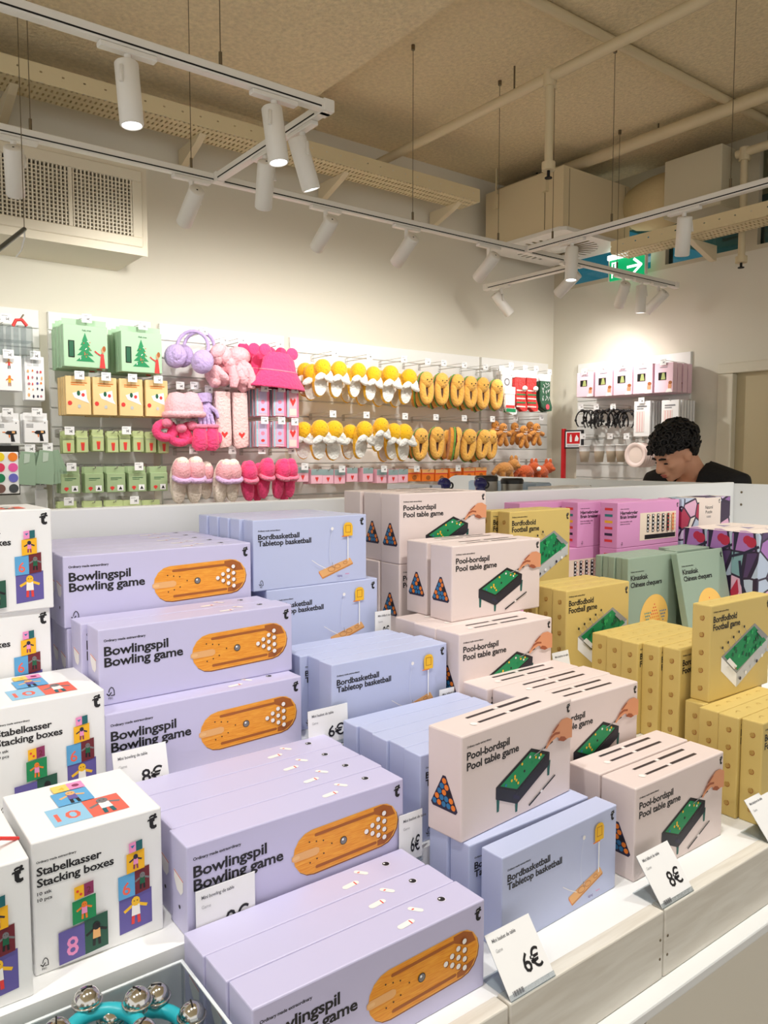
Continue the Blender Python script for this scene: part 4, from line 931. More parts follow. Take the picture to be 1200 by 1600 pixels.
# sage bags (two bunches)
bagm = mat('sage_paper_bag', (150, 176, 150), .7)
for (l, r, tp, bt_, n_) in ((33, 58, 706, 757, 5), (62, 84, 704, 756, 5)):
    x0, x1, z0, z1 = rect(l, r, tp, bt_, 4.14); h_ = z1-z0
    for k in range(n_):
        t = empty('paper_bag', (x0+.02+(x1-x0)*k/n_, 4.10+k*.02, z1), random.uniform(-.15, .15)); tag(t, 'flat sage green paper bag hanging in a fanned bunch', 'bag', 'sage paper bags'); 
        Tm = Matrix.Rotation(R(6-4*k), 4, 'Y')
        b = MB(); b.prism([(-.03, 0), (.03, 0), (.045, -h_*.5), (.048, -h_), (-.045, -h_), (-.042, -h_*.5)], -.004, .004, bagm, Tm); b.build('bag_body', t)
        b = MB(); b.prism([(-.014, -.01), (.012, -.01), (.012, -.05), (-.012, -.06)], -.006, -.0042, fl('bag_window', 190, 206, 190), Tm); b.build('bag_label', t)
    hook((x0+x1)/2, z1+.008, .26, 'sage paper bags')
# clear storage box with ribbon
x0, x1, z0, z1 = rect(-20, 53, 506, 556, 4.08); t = empty('clear_storage_box', ((x0+x1)/2, 4.08, z0)); tag(t, 'clear plastic sorting box tied with a red ribbon', 'box')
w_, h_ = x1-x0, z1-z0; clp = clear_mat('clear_plastic', (232, 236, 236), .16)
b = MB(); b.bbox(-w_/2, w_/2, 0, .10, 0, h_, clp, .01); b.build('case', t)
b = MB()
for i in range(1, 6): b.box(-w_/2+w_*i/6-.002, -w_/2+w_*i/6+.002, .004, .096, .004, h_-.004, clp)
b.box(-w_/2+.004, w_/2-.004, .004, .096, h_*.5-.002, h_*.5+.002, clp); b.build('divider', t)
b = MB(); b.tube([(w_*.05, -.004, h_-.01), (w_*.12, -.006, h_+.02), (w_*.25, -.004, h_+.024), (w_*.36, -.006, h_-.004)], .008, red, 6); b.tube([(w_*.2, 0, h_+.02), (w_*.3, 0, h_+.05)], .004, wire, 5); b.build('ribbon', t)
hook((x0+x1)/2, z1+.03, .2, 'clear storage box')
# small white clip pack low on the first panel
x0, x1, z0, z1 = rect(55, 76, 764, 800, 4.2); t = empty('clip_pack', ((x0+x1)/2, 4.2, z0)); tag(t, 'small clear blister of white clips low on the wall', 'pack'); b = MB(); b.bbox(-.03, .03, 0, .02, 0, z1-z0, wpk, .008); b.build('blister', t); b = MB(); b.bbox(-.012, .012, .008, .012, z1-z0-.002, z1-z0+.03, wpk, .001, 1); b.build('header_tab', t); hook((x0+x1)/2, z1+.02, .17, 'clip pack')

# ---------------------------------------------------------------- winter wear
def fuzz(n, *c): return mat('fuzz_'+n, c, .95, bump=.9, bscale=70, sheen=.3)
fl_lil, fl_pink, fl_hot, fl_rose, fl_cream = fuzz('lilac', 196, 172, 222), fuzz('pale_pink', 248, 186, 194), fuzz('hot_pink', 250, 72, 130), fuzz('rose', 244, 130, 160), fuzz('cream', 246, 230, 216)
def lump(name, px, py, Y, label, cat, group, parts):
    o = atY(px, py, Y); t = empty(name, o); tag(t, label, cat, group)
    for nm, fn in parts:
        b = MB(); fn(b); b.build(nm, t)
    return t
# lilac earmuffs, three on one hook
for k in range(2):
    def band(b): b.torus((0, 0, .02), .085, .010, fl_lil, Matrix.Rotation(R(90), 4, 'X'), 22, 8, 1, 1.0)
    def cup(s_): return lambda b: (b.ell((s_*.075, -.02, -.055), .062, .05, .066, fl_lil, nu=14, nv=10), b.ell((s_*.060, -.055, -.05), .03, .02, .035, fl_lil))
    t = lump('earmuffs', 300+k*10, 547, 4.06+k*.14, 'fluffy lilac earmuffs hanging from the top hook', 'earmuffs', 'lilac earmuffs', [('headband', band), ('ear_pad', cup(-1)), ('ear_pad', cup(1))]); t.rotation_euler = (R(-6), R(12), R(-38))
hook(atY(310, 522, 4.2).x, atY(310, 522, 4.2).z, .24, 'lilac earmuffs')
def ruffle(b, n_, w_, h_, m_, seed, d=.05):
    rr = random.Random(seed)
    for i in range(n_):
        x = rr.uniform(-w_/2, w_/2); z = rr.uniform(-h_, 0); b.ell((x, rr.uniform(-d, d), z), rr.uniform(.025, .045), rr.uniform(.03, .05), rr.uniform(.03, .06), m_, Matrix.Rotation(rr.uniform(-1, 1), 4, 'Y'), 10, 7)
for k, (px, py, w_) in enumerate(((344, 545, .10), (372, 548, .09))):
    lump('fluffy_scarf', px, py, 4.08+.02*k, 'fluffy pale pink scarf bunched on the top hook', 'scarf', 'pale pink scarves', [('scarf_body', lambda b, k=k, w_=w_: ruffle(b, 26, w_, .19, fl_pink, 20+k)), ('tassel', lambda b: b.tube([(.04, -.06, -.10), (.055, -.06, -.17), (.05, -.06, -.215)], [.018, .03, .02], fl_pink, 10))])
    hook(atY(px, 535, 4.2).x, atY(px, 535, 4.2).z, .22, 'pale pink scarves')
# hot pink bucket hats with ears
for k in range(3):
    def crown(b): b.lathe([(0, 0), (.055, -.006), (.085, -.04), (.098, -.10), (.115, -.13), (.150, -.19), (.148, -.20), (.112, -.15)], fl_hot, 24)
    def ear(s_): return lambda b: b.ell((s_*.075, 0, .0), .034, .02, .034, fl_hot)
    def seam(b): b.torus((0, 0, -.105), .103, .004, fl_rose, None, 24, 6)
    t = lump('bucket_hat', 436-k*17, 550-k*1.0, 4.05+k*.105, 'hot pink fluffy bucket hat with round ears', 'hat', 'hot pink bucket hats', [('crown', crown), ('ear', ear(-1)), ('ear', ear(1)), ('brim_seam', seam)]); t.scale = (1.32, .36, 1.08); t.rotation_euler = (0, R(2), R(8))
hook(atY(425, 540, 4.2).x, atY(425, 542, 4.2).z, .26, 'hot pink bucket hats')
# mitten hats, gloves, socks
for k, (px, m_, lab) in enumerate(((276, fl_pink, 'pale pink'), (298, fl_pink, 'pale pink'))):
    lump('knitted_hat', px, 612, 4.08, 'folded pale pink knitted hat on the second row', 'hat', 'folded pink hats', [('hat_body', lambda b, m_=m_: (b.lathe([(0, 0), (.04, -.01), (.065, -.06), (.07, -.12), (.06, -.14)], m_, 14))), ('cuff', lambda b, m_=m_: b.torus((0, 0, -.125), .066, .018, m_, None, 18, 8))])
    hook(atY(px, 606, 4.2).x, atY(px, 606, 4.2).z, .22, 'folded pink hats')
for k in range(3):
    def palm(b): b.ell((0, 0, -.07), .042, .016, .055, fl_lil); b.tube([(0, 0, -.03), (0, 0, .02)], [.034, .036], fl_lil, 12)
    def fin(i): return lambda b: b.tube([(-.03+.02*i, -.004, -.10), (-.036+.024*i, -.008, -.15), (-.036+.025*i, -.012, -.178-.012*(i in (1, 2)))], [.012, .011, .008], fl_lil, 8)
    def thumb(b): b.tube([(.035, -.004, -.06), (.062, -.008, -.09), (.068, -.01, -.12)], [.013, .012, .008], fl_lil, 8)
    t = lump('knitted_glove', 319+k*3-3, 620, 4.06+k*.035, 'lilac knitted glove with spread fingers', 'glove', 'lilac gloves', [('palm', palm)]+[('finger', fin(i)) for i in range(4)]+[('thumb', thumb)]); t.rotation_euler = (0, R(-8+5*k), R(-12))
hook(atY(318, 612, 4.2).x, atY(318, 612, 4.2).z, .24, 'lilac gloves')
sockp = fuzz('sock_pink', 246, 206, 204)
for k, (px, pz) in enumerate(((348, 612), (375, 614))):
    for j in range(3):
        sk_ = lump('fluffy_sock', px-j*2, pz, 4.08+j*.036, 'long pale pink fluffy sock with a hot pink heart', 'sock', 'pale pink heart socks', [('sock_leg', lambda b: b.tube([(0, 0, 0), (0, 0, -.10), (.002, 0, -.22), (.004, -.005, -.30), (.006, -.006, -.315)], [.046, .048, .05, .046, .03], sockp, 14)), ('heart_patch', lambda b: (b.P(lambda u, v, q_: (u, -.051-q_, v), [(-.02, -.235), (0, -.262), (.02, -.235), (.014, -.225), (0, -.236), (-.014, -.225)], red)))]); sk_.scale = (1, .34, 1)
    hook(atY(px, 606, 4.2).x, atY(px, 606, 4.2).z, .22, 'pale pink heart socks')
# hot pink scrunchies / ear warmers
for k, (px, py) in enumerate(((258, 664), (280, 672), (297, 668))):
    lump('hot_pink_headband', px, py, 4.10, 'ruched hot pink headband on the third row', 'headband', 'hot pink headbands', [('band', lambda b, k=k: b.torus((0, 0, -.03), .05, .026, fl_hot, Matrix.Rotation(R(90), 4, 'X'), 16, 8, 1, .75)), ('knot', lambda b: b.ell((0, -.03, .01), .03, .03, .026, fl_rose))])
    hook(atY(px, 655, 4.2).x, atY(px, 655, 4.2).z, .2, 'hot pink headbands')
for k, px in enumerate((312, 330)):
    lump('hot_pink_mittens', px, 672, 4.06, 'hot pink fluffy mitten hanging under the gloves', 'mitten', 'hot pink mittens', [('mitten_body', lambda b: b.tube([(0, 0, .02), (0, 0, -.03), (0, 0, -.09), (0, 0, -.115)], [.036, .04, .046, .025], fl_hot, 12)), ('thumb', lambda b: b.ell((.045, -.005, -.045), .018, .016, .034, fl_hot)), ('cuff', lambda b: b.torus((0, 0, .02), .034, .012, fl_rose, None, 16, 6))])
    hook(atY(px, 655, 4.2).x, atY(px, 659, 4.2).z, .24, 'hot pink mittens')
# heart packs
def a_soft(c1, c2, heart):
    def fn(b, f, w_, h_):
        b.Rc(f, 0, .0, .14, 1, c1); b.Rc(f, .86, 0, 1, 1, c2)
        if heart: b.P(f, [(.25, .62), (.5, .40), (.75, .62), (.68, .72), (.5, .62), (.32, .72)], red); b.Rc(f, .2, .06, .8, .32, cream)
        else: b.Rc(f, .22, .10, .80, .90, fl('soft_lilac', 206, 190, 226)); b.C(f, .5, .52, .16, fl('rose', 240, 140, 170), 10, .08); b.C(f, .5, .24, .16, red, 8, .06)
    return fn
pkp = mat('soft_pink_pack', (246, 190, 206), .5)
cy_, pk_ = fl('soft_cyan', 168, 206, 220), fl('candy_pink', 250, 130, 170)
for (tp, bt_) in ((608, 650), (658, 698)):
    hang_row('hand_warmer_pack', [(400, 421, tp, bt_), (427, 447, tp, bt_)], 4.08, .02, pkp, a_soft(cy_, pk_, False), 'lilac and pink pack with a smiling face', 'pack', 'face packs', 4, pitch=.04)
    hang_row('heart_pack', [(448, 467, tp+2, bt_+2)], 4.08, .02, pkp, a_soft(cy_, pk_, True), 'pink pack with a big red heart', 'pack', 'heart packs', 3, pitch=.04)
hang_row('small_heart_box', [(468, 478, 731, 753), (484, 506, 732, 756), (507, 518, 734, 756), (519, 543, 733, 756), (544, 557, 732, 753), (562, 588, 731, 753), (589, 604, 733, 755), (605, 624, 733, 755), (624, 636, 732, 754)], 4.14, .05, pkp, lambda b, f, w_, h_: (b.Rc(f, 0, .6, 1, 1, fl('grey_teal', 150, 172, 172)), b.P(f, [(.35, .40), (.5, .12), (.65, .40), (.58, .48), (.5, .42), (.42, .48)], red)), 'small pink heart box with a grey top below the slippers', 'box', 'small heart boxes', 2, tagged=3)
orp = mat('orange_pack', (244, 126, 36), .5)
hang_row('orange_snack_box', [(637, 658, 732, 752), (660, 678, 733, 752), (680, 700, 733, 752), (702, 722, 732, 750), (724, 742, 732, 749), (743, 760, 731, 748)], 4.14, .05, orp, lambda b, f, w_, h_: (b.Rc(f, 0, .7, 1, 1, tan), b.Rc(f, .0, .62, 1, .7, red), b.C(f, .5, .3, .18, brown, 10, .2)), 'small orange box below the burger slippers', 'box', 'small orange boxes', 2, tagged=3)

# ---------------------------------------------------------------- slippers
ylw = fuzz('banana', 252, 194, 20); wfl = fuzz('white_peel', 246, 244, 238)
bun = fuzz('bun', 236, 160, 62); bun2 = fuzz('bun_pale', 254, 194, 92); let = fuzz('lettuce', 120, 178, 70); pat = fuzz('patty', 80, 50, 34); tom = fuzz('tomato', 228, 90, 50)
def sole_outline(w_, h_, n=18): return [(w_/2*math.sin(2*PI*i/n)*(1 if math.cos(2*PI*i/n) > 0 else .92), h_/2+h_/2*math.cos(2*PI*i/n)) for i in range(n)]
def slipper_meshes(kind_):
    w_, h_ = .112, .26
    out = []
    def mk(nm, fn): b = MB(); fn(b); out.append((nm, b.mesh(nm)))
    def eyes(b, z, y, m_=black): [b.ell((s_*.017, y, z), .0045, .004, .005, m_, nu=8, nv=6) for s_ in (-1, 1)]; b.tube([(-.008, y-.001, z-.012), (0, y-.003, z-.016), (.008, y-.001, z-.012)], .0016, m_, 5)
    if kind_ == 'banana':
        mk('sole', lambda b: b.prism(sole_outline(w_, h_), 0, .024, ylw)); mk('insole', lambda b: b.prism([(x*.86, .008+z*.55) for x, z in sole_outline(w_, h_)], -.006, .001, wfl))
        mk('upper', lambda b: b.ell((0, -.012, h_*.76), .056, .058, .068, ylw, nu=16, nv=12)); mk('face', lambda b: eyes(b, h_*.84, -.060))
        for s_, zz, rr in ((-1, .54, 58), (1, .60, -30), (1, .50, -70)):
            mk('peel_flap', lambda b, s_=s_, zz=zz, rr=rr: b.ell((s_*.034, -.050, h_*zz), .024, .012, .046, wfl, Matrix.Rotation(R(rr), 4, 'Y')))
    elif kind_ == 'burger':
        mk('bottom_bun', lambda b: b.prism(sole_outline(w_*.98, h_*.94), .028, .052, bun)); mk('lettuce', lambda b: b.prism([(x*(1.06+.03*(i % 2)), (z-h_/2)*(.99+.015*(i % 2))+h_/2-.008) for i, (x, z) in enumerate(sole_outline(w_, h_, 30))], .016, .026, let))
        mk('patty', lambda b: b.prism(sole_outline(w_*1.02, h_*.95), .006, .016, pat)); mk('tomato', lambda b: b.prism(sole_outline(w_*1.0, h_*.94), .0, .006, tom))
        mk('top_bun', lambda b: (b.torus((0, -.004, h_*.47), .030, .024, bun2, Matrix.Rotation(R(90), 4, 'X') , 26, 10, 1.1, 3.2), b.ell((0, -.010, h_*.74), .050, .036, .060, bun2, nu=14, nv=10)))
        mk('opening', lambda b: b.ell((0, -.004, h_*.36), .016, .006, .055, pat)); mk('face', lambda b: eyes(b, h_*.74, -.047))
    else:
        c1, c2, c3 = kind_
        mk('sole', lambda b: b.prism(sole_outline(w_, h_), 0, .026, c1)); mk('insole', lambda b: b.ell((0, -.004, h_*.28), .046, .014, .075, c1))
        mk('upper', lambda b: b.ell((0, -.018, h_*.73), .060, .060, .072, c2, nu=16, nv=12)); mk('strap', lambda b: b.torus((0, -.03, h_*.56), .050, .016, c3, Matrix.Rotation(R(20), 4, 'X'), 18, 8, 1, .75))
        mk('toe_tuft', lambda b: b.ell((0, -.03, h_*.90), .042, .034, .034, c1))
    return out
SM = {}
def slippers(kid, kind_, name, lst, Y, label, group, sc=1.0, base=None):
    if kid not in SM: SM[kid] = slipper_meshes(kind_)
    for (px, tp, bt_, rz, ry, dy) in lst:
        p = atY(px, bt_, Y+dy); q_ = atY(px, tp, Y+dy); h_ = q_.z-p.z
        t = empty(name, p); tag(t, label, 'slipper', group); t.rotation_euler = (R(4), R(ry), R(rz)); k = h_/.26; t.scale = (k*sc, k, k)
        for nm, me in SM[kid]: obj(nm, me, t)
bu = [(499, 562, 620, 4, 3, 0), (524, 565, 622, 6, 4, 0), (552, 567, 622, 8, 8, 0), (577, 573, 627, 8, 5, 0), (605, 572, 630, 2, 2, 0), (632, 577, 632, 4, 6, 0), (476, 568, 620, -20, 0, .12), (486, 570, 626, -14, 0, .06), (543, 576, 630, -10, 0, .12), (566, 580, 634, -6, 0, .10), (592, 580, 636, -8, 0, .12), (618, 584, 637, 0, 0, .10)]
slippers('banana', 'banana', 'banana_slipper', bu, 4.10, 'yellow banana slipper with white peel flaps on the top slipper row', 'banana slippers on the top row', 1.14)
bl_ = [(498, 657, 719, 3, -2, 0), (521, 658, 720, -4, -2, 0), (561, 658, 717, 8, 8, 0), (589, 653, 706, 8, 6, -.03), (612, 662, 719, 0, 0, .02), (630, 663, 721, 5, -4, 0), (474, 660, 718, -24, 0, .06), (545, 664, 718, -10, 0, .08), (600, 668, 722, 0, 0, .10)]
slippers('banana', 'banana', 'banana_slipper', bl_, 4.10, 'yellow banana slipper with white peel flaps on the lower slipper row', 'banana slippers on the lower row', 1.14)
bg = [(667, 579, 633, -4, -6, 0), (690, 581, 634, -6, -4, 0), (714, 583, 636, -2, -4, 0), (735, 586, 638, -5, -5, 0), (754, 588, 640, -3, -5, 0), (775, 591, 641, -6, -3, 0), (655, 586, 636, 26, -6, .08), (679, 588, 638, 24, 0, .09), (702, 589, 639, 22, 0, .09), (724, 592, 641, 22, 0, .09), (746, 594, 643, 22, 0, .09)]
slippers('burger', 'burger', 'burger_slipper', bg, 4.10, 'orange burger slipper with a smiling bun on the top slipper row', 'burger slippers on the top row', 1.16)
bgl = [(655, 667, 720, -14, 2, 0), (682, 665, 718, -8, -2, 0), (709, 665, 719, 62, -3, 0), (728, 668, 721, -18, 6, 0), (750, 669, 718, -6, 8, 0), (766, 670, 718, 0, 0, 0), (645, 672, 716, 20, 0, .08), (694, 670, 718, 18, 0, .08), (740, 674, 722, 16, 0, .09)]
slippers('burger', 'burger', 'burger_slipper', bgl, 4.10, 'orange burger slipper with a smiling bun on the lower slipper row', 'burger slippers on the lower row', 1.16)
slippers('fluff', (fl_cream, fuzz('blend_pink', 250, 178, 186), fuzz('blend_lilac', 222, 184, 226)), 'fluffy_slipper', [(279, 715, 787, 2, 2, 0), (304, 714, 787, -2, -1, 0), (343, 718, 786, 6, 6, 0), (364, 718, 784, 0, -4, 0), (322, 722, 780, -16, 0, .09)], 4.06, 'cream and pink fluffy slipper with a lilac band', 'cream fluffy slippers', .88)
slippers('hot', (fl_hot, fl_hot, fl_rose), 'hot_pink_slipper', [(390, 720, 783, 4, -6, 0), (411, 716, 779, 0, 4, 0), (434, 717, 779, 6, 6, 0), (453, 717, 777, -4, -3, 0), (402, 724, 784, -12, 0, .1), (444, 724, 784, -10, 0, .1)], 4.06, 'hot pink fluffy slipper with a rose band', 'hot pink fluffy slippers', .84)
for px in (511, 565, 618, 655, 680, 712, 745, 770): hook(atY(px, 556+(px-511)*.09, 4.2).x, atY(px, 556+(px-511)*.09, 4.2).z, .26, 'top slipper row')
for px in (508, 560, 620, 668, 712, 756): hook(atY(px, 648+(px-511)*.03, 4.2).x, atY(px, 650+(px-511)*.03, 4.2).z, .26, 'lower slipper row')
for px in (292, 352, 398, 444): hook(atY(px, 706, 4.2).x, atY(px, 706, 4.2).z, .26, 'fluffy slippers')

# ---------------------------------------------------------------- socks and plush in the corner
def flat_sock(b, m_, w_=.045, h_=.26):
    pts_ = [(-w_, 0), (w_, 0), (w_*1.02, -h_*.62), (w_*1.5, -h_*.86), (w_*1.4, -h_*.98), (w_*.6, -h_), (-w_*.7, -h_*.86), (-w_*.98, -h_*.66)]
    b.prism(pts_, -.008, .008, m_)
def sock(name, px, py, Y, m_, label, group, deco, n=3, w_=.05, h_=.28):
    for k in range(n):
        lump(name, px-k*4, py+k, Y+k*.045, label, 'sock', group, [('sock_body', lambda b: flat_sock(b, m_, w_, h_)), ('pattern', deco), ('header_card', lambda b: b.bbox(-w_*1.1, w_*1.1, -.010, .010, -.02, .035, wpk, .003, 1))])
    hook(atY(px, py-8, 4.2).x, atY(px, py-8, 4.2).z, .22, group)
fF = lambda u, v, q_: (u, -.0085-q_*3, v)
def stripes(c1, c2):
    def fn(b):
        b.ell((.02, -.03, -.10), .02, .02, .02, wfl)
        for i in range(5): b.Rc(fF, -.047, -.12-i*.03, .05, -.11-i*.03, c1 if i % 2 else c2)
    return fn
def flecks(m_, seed):
    def fn(b):
        rr = random.Random(seed)
        for i in range(26): u, v = rr.uniform(-.04, .04), rr.uniform(-.18, -.03); b.S(fF, [(u, v), (u+rr.uniform(-.012, .012), v+.014)], .004, m_)
        b.C(fF, .02, -.215, .022, fl('berry', 222, 96, 110), 10)
    return fn
wool_b = fuzz('black_wool', 42, 42, 46); wool_w = fuzz('white_wool', 240, 240, 238); wool_r = fuzz('red_wool', 222, 40, 36); wool_g = fuzz('green_wool', 36, 92, 60)
sock('winter_sock', 791, 582, 4.10, wool_w, 'white sock with a grey wreath and red toe trim', 'white winter socks', lambda b: (b.C(fF, 0, -.07, .03, steel, 12), b.C(fF, 0, -.07, .018, whiteg, 10), b.Rc(fF, -.046, -.20, .06, -.18, red)), 4)
sock('winter_sock', 796, 612, 4.06, wool_w, 'short white sock with a red and green toe below the wreath socks', 'white short socks', lambda b: (b.Rc(fF, -.045, -.12, .05, -.10, red), b.Rc(fF, -.04, -.15, .06, -.125, green)), 2, .05, .17)
sock('elf_sock', 813, 586, 4.06, wool_r, 'bright red elf sock with green stripes', 'red elf socks', stripes(green, fl('stripe_white', 236, 220, 210)), 2, .05, .27)
sock('elf_sock', 830, 587, 4.06, wool_r, 'bright red elf sock with green stripes', 'red elf socks', stripes(green, fl('stripe_white', 236, 220, 210)), 2, .05, .27)
sock('green_sock', 851, 592, 4.08, wool_g, 'dark green sock flecked with white and a berry toe', 'green flecked socks', flecks(whiteg, 4), 3, .055, .25)
ging = fuzz('gingerbread', 196, 128, 50)
def ginger(b):
    b.ell((0, 0, .12), .038, .024, .036, ging); b.ell((0, 0, .065), .034, .024, .042, ging)
    for s_ in (-1, 1): b.tube([(s_*.02, 0, .085), (s_*.066, -.004, .072)], [.019, .017], ging, 10); b.ell((s_*.066, -.004, .072), .018, .016, .017, ging); b.tube([(s_*.014, 0, .045), (s_*.034, -.004, .0)], [.021, .019], ging, 10); b.ell((s_*.034, -.004, 0), .019, .017, .018, ging)
def gface(b):
    for s_ in (-1, 1): b.ell((s_*.012, -.022, .127), .004, .004, .004, black, nu=8, nv=5)
    b.tube([(-.012, -.024, .108), (0, -.026, .104), (.012, -.024, .108)], .002, whiteg, 5); b.tube([(-.02, -.02, .092), (0, -.026, .09), (.02, -.02, .092)], .003, whiteg, 5)
for k, (px, py, dy) in enumerate(((786, 694, .0), (804, 692, .07), (818, 697, 0), (838, 693, 0), (774, 690, .07), (828, 690, .09))):
    t = lump('gingerbread_plush', px, py, 4.06+dy, 'small gingerbread figure plush in the corner display', 'plush', 'gingerbread plush', [('body', ginger), ('icing_face', gface)]); t.scale = (1, 1, 1)
for px in (795, 835): hook(atY(px, 655, 4.2).x, atY(px, 655, 4.2).z, .24, 'gingerbread plush')
brn = fuzz('brown_plush', 190, 130, 64); fox = fuzz('fox_orange', 196, 86, 36)
def plush(m_, m2):
    return [('body', lambda b: (b.ell((0, 0, .05), .085, .06, .055, m_, nu=14, nv=10), b.ell((.075, -.02, .085), .05, .045, .045, m_), b.tube([(-.07, 0, .06), (-.12, 0, .02)], [.025, .016], m_, 8))),
            ('ear', lambda b: b.ell((.10, -.02, .13), .018, .012, .026, m_)), ('ear', lambda b: b.ell((.055, -.02, .13), .018, .012, .026, m_)), ('muzzle', lambda b: b.ell((.085, -.06, .075), .022, .02, .018, m2)),
            ('leg', lambda b: b.tube([(.03, -.03, .03), (.04, -.04, -.03)], [.022, .018], m_, 8)), ('leg', lambda b: b.tube([(-.05, -.03, .03), (-.05, -.04, -.03)], [.022, .018], m_, 8))]
lump('brown_plush', 788, 744, 4.06, 'brown plush animal on its side on the lowest corner hook', 'plush', None, plush(brn, brn))
lump('fox_plush', 820, 748, 4.06, 'rust and white plush fox beside the brown plush', 'plush', None, plush(fox, wfl))
lump('fox_plush', 843, 748, 4.07, 'plain rust orange plush at the end of the lowest corner row', 'plush', None, plush(fox, fox))
for px in (798, 826, 848): hook(atY(px, 722, 4.2).x, atY(px, 722, 4.2).z, .24, 'corner plush animals')

# ---------------------------------------------------------------- right wall goods
def rectX(l, r, t, b_, X): p = atX(l, (t+b_)/2, X); q_ = atX(r, (t+b_)/2, X); m_ = (l+r)/2; return p.y, q_.y, atX(m_, b_, X).z, atX(m_, t, X).z
def a_baby(b, f, w_, h_): b.Rc(f, .22, .42, .64, .68, dark); b.P(f, [(.36, .44), (.60, .44), (.54, .66), (.42, .66)], fl('olive', 170, 180, 110)); b.C(f, .84, .20, .10, skin, 10, .14); b.C(f, .86, .32, .10, brown, 10, .06); b.P(f, [(.62, .0), (.98, .0), (.90, .12), (.72, .12)], pin); b.Rc(f, .3, .84, .7, .86, inkg)
def a_straw(b, f, w_, h_):
    b.Rc(f, .12, .12, .66, .72, fl('straw_back', 232, 214, 210))
    for i in range(7): b.Rc(f, .14+i*.075, .14, .17+i*.075, .70, fl('straw_pink', 240, 180, 184) if i % 2 else pin)
    b.Rc(f, .2, .84, .8, .87, inkg); b.Rc(f, .2, .78, .6, .80, inkg)
def hang_right(name, rects, X, d, body, art, label, cat, group, n, pitch, tabh=0):
    for i, r in enumerate(rects):
        y0, y1, z0, z1 = rectX(*r, X); w_, h_ = abs(y0-y1)*.97, z1-z0
        pm = pack_mesh(w_, h_, d, body, art, tabh)
        for k in range(n):
            t = empty(name, (X+k*pitch, (y0+y1)/2+random.uniform(-.002, .002), z0), -PI/2); tag(t, label+(', hung behind another' if k else ', frontmost'), cat, group)
            for nm, me in pm: obj(nm, me, t)
        hook((y0+y1)/2, z1-.004, XW-.022-X, group, i % 2 == 0, True)
bpk = mat('blush_box_card', (242, 206, 220), .5)
hang_right('doll_set_box', [(901, 927, 582, 620), (929, 957, 577, 619), (958, 988, 573, 617), (989, 1020, 569, 615), (1022, 1052, 567, 613)], 4.84, .05, bpk, a_baby, 'pale pink boxed set with a child on the front', 'box', 'pale pink boxed sets', 4, .062)
hang_right('straw_pack', [(990, 1016, 627, 682), (1033, 1061, 625, 680)], 4.86, .02, wpk, a_straw, 'white pack of pink paper straws', 'pack', 'straw packs', 6, .036)
blk = mat('black_plastic', (26, 24, 26), .4)
rr = random.Random(9)
for k in range(14):
    px = 912+k*5.6; p = atX(px, 656+rr.uniform(-2, 2), 4.90+.02*(k % 3)); t = empty('black_headband', p); tag(t, 'glossy black headband in a bunch on the right wall', 'headband', 'black headbands')
    t.rotation_euler = (R(rr.uniform(-10, 10)), R(rr.uniform(-8, 8)), R(rr.uniform(-30, 30)))
    b = MB(); b.tube([(.0, .062*math.sin(a), .072*math.cos(a)) for a in [R(-135+270*i/16) for i in range(17)]], .0055, blk, 6); b.build('band', t)
    for a in [rr.uniform(-2, 2) for i in range(5)]:
        b = MB(); b.ell((rr.uniform(-.012, .012), .062*math.sin(a), .072*math.cos(a)), .012, .010, .012, blk, nu=7, nv=5); b.build('bead', t)
for px in (922, 946, 972): q_ = atX(px, 638, 5.0); hook(q_.y, q_.z, .2, 'black headbands', True, True)
cupm = mat('paper_cup_sand', (206, 190, 168), .6)
for k, px in enumerate((913, 936, 955, 970)):
    p = atX(px, 722, 4.94); t = empty('paper_cup', p); tag(t, 'sand paper cup with a white top band in a hanging sleeve', 'cup', 'paper cup sleeves')
    b = MB(); b.lathe([(0, 0), (.030, 0), (.040, .085)], cupm, 16); b.build('cup_body', t)
    b = MB(); b.lathe([(.0402, .084), (.042, .125), (.044, .126), (.044, .131), (.039, .129), (.037, .09)], wpk, 16); b.build('cup_band', t)
    hook(p.y, atX(px, 684, 5.0).z, .17, 'paper cups', k % 2 == 0, True)
platem = mat('blush_plate', (246, 226, 220), .5)
for k in range(7):
    p = atX(993, 711, 4.86); t = empty('paper_plate', (4.86+k*.018, p.y-.006*k, p.z)); t.rotation_euler = (0, R(-90), 0); tag(t, 'round blush paper plate hanging in a stack behind the shopper', 'plate', 'blush paper plates')
    b = MB(); b.lathe([(0, -.002), (.058, -.002), (.066, .004), (.088, .008), (.090, .007), (.067, .0), (.06, -.006), (0, -.006)], platem, 24); b.build('dish', t)
    b = MB(); b.lathe([(0, -.001), (.030, -.001), (.056, -.001)], fl('plate_centre', 250, 232, 222), 20); b.build('plate_centre', t)
q_ = atX(993, 684, 5.0); hook(q_.y, q_.z, .2, 'blush paper plates', True, True)
# fire extinguisher sign post
fp = atX(880, 740, 4.95); t = empty('extinguisher_post', (4.95, fp.y, 0)); tag(t, 'red post with a framed fire extinguisher sign in the corner', 'sign')
rp = mat('post_red', (206, 26, 34), .4); zt = atX(880, 670, 4.95).z
b = MB(); b.bbox(-.015, .015, -.015, .015, 0, zt, rp, .004); b.build('post', t)
b = MB(); b.bbox(-.12, .12, -.12, .12, 0, .02, rp, .004); b.build('foot', t)
zs0, zs1 = atX(895, 701, 4.95).z, atX(895, 672, 4.95).z; ws = abs(atX(882, 690, 4.95).y-atX(910, 690, 4.95).y)
b = MB(); b.bbox(-.01, .01, -.015-ws, -.015, zs0, zs1, mat('sign_frame', (40, 40, 44), .4), .003); fr_ = b.build('sign_frame', t)
fm = lambda u, v, q_: (-.0105-q_, -.015-u*ws, zs0+v*(zs1-zs0))
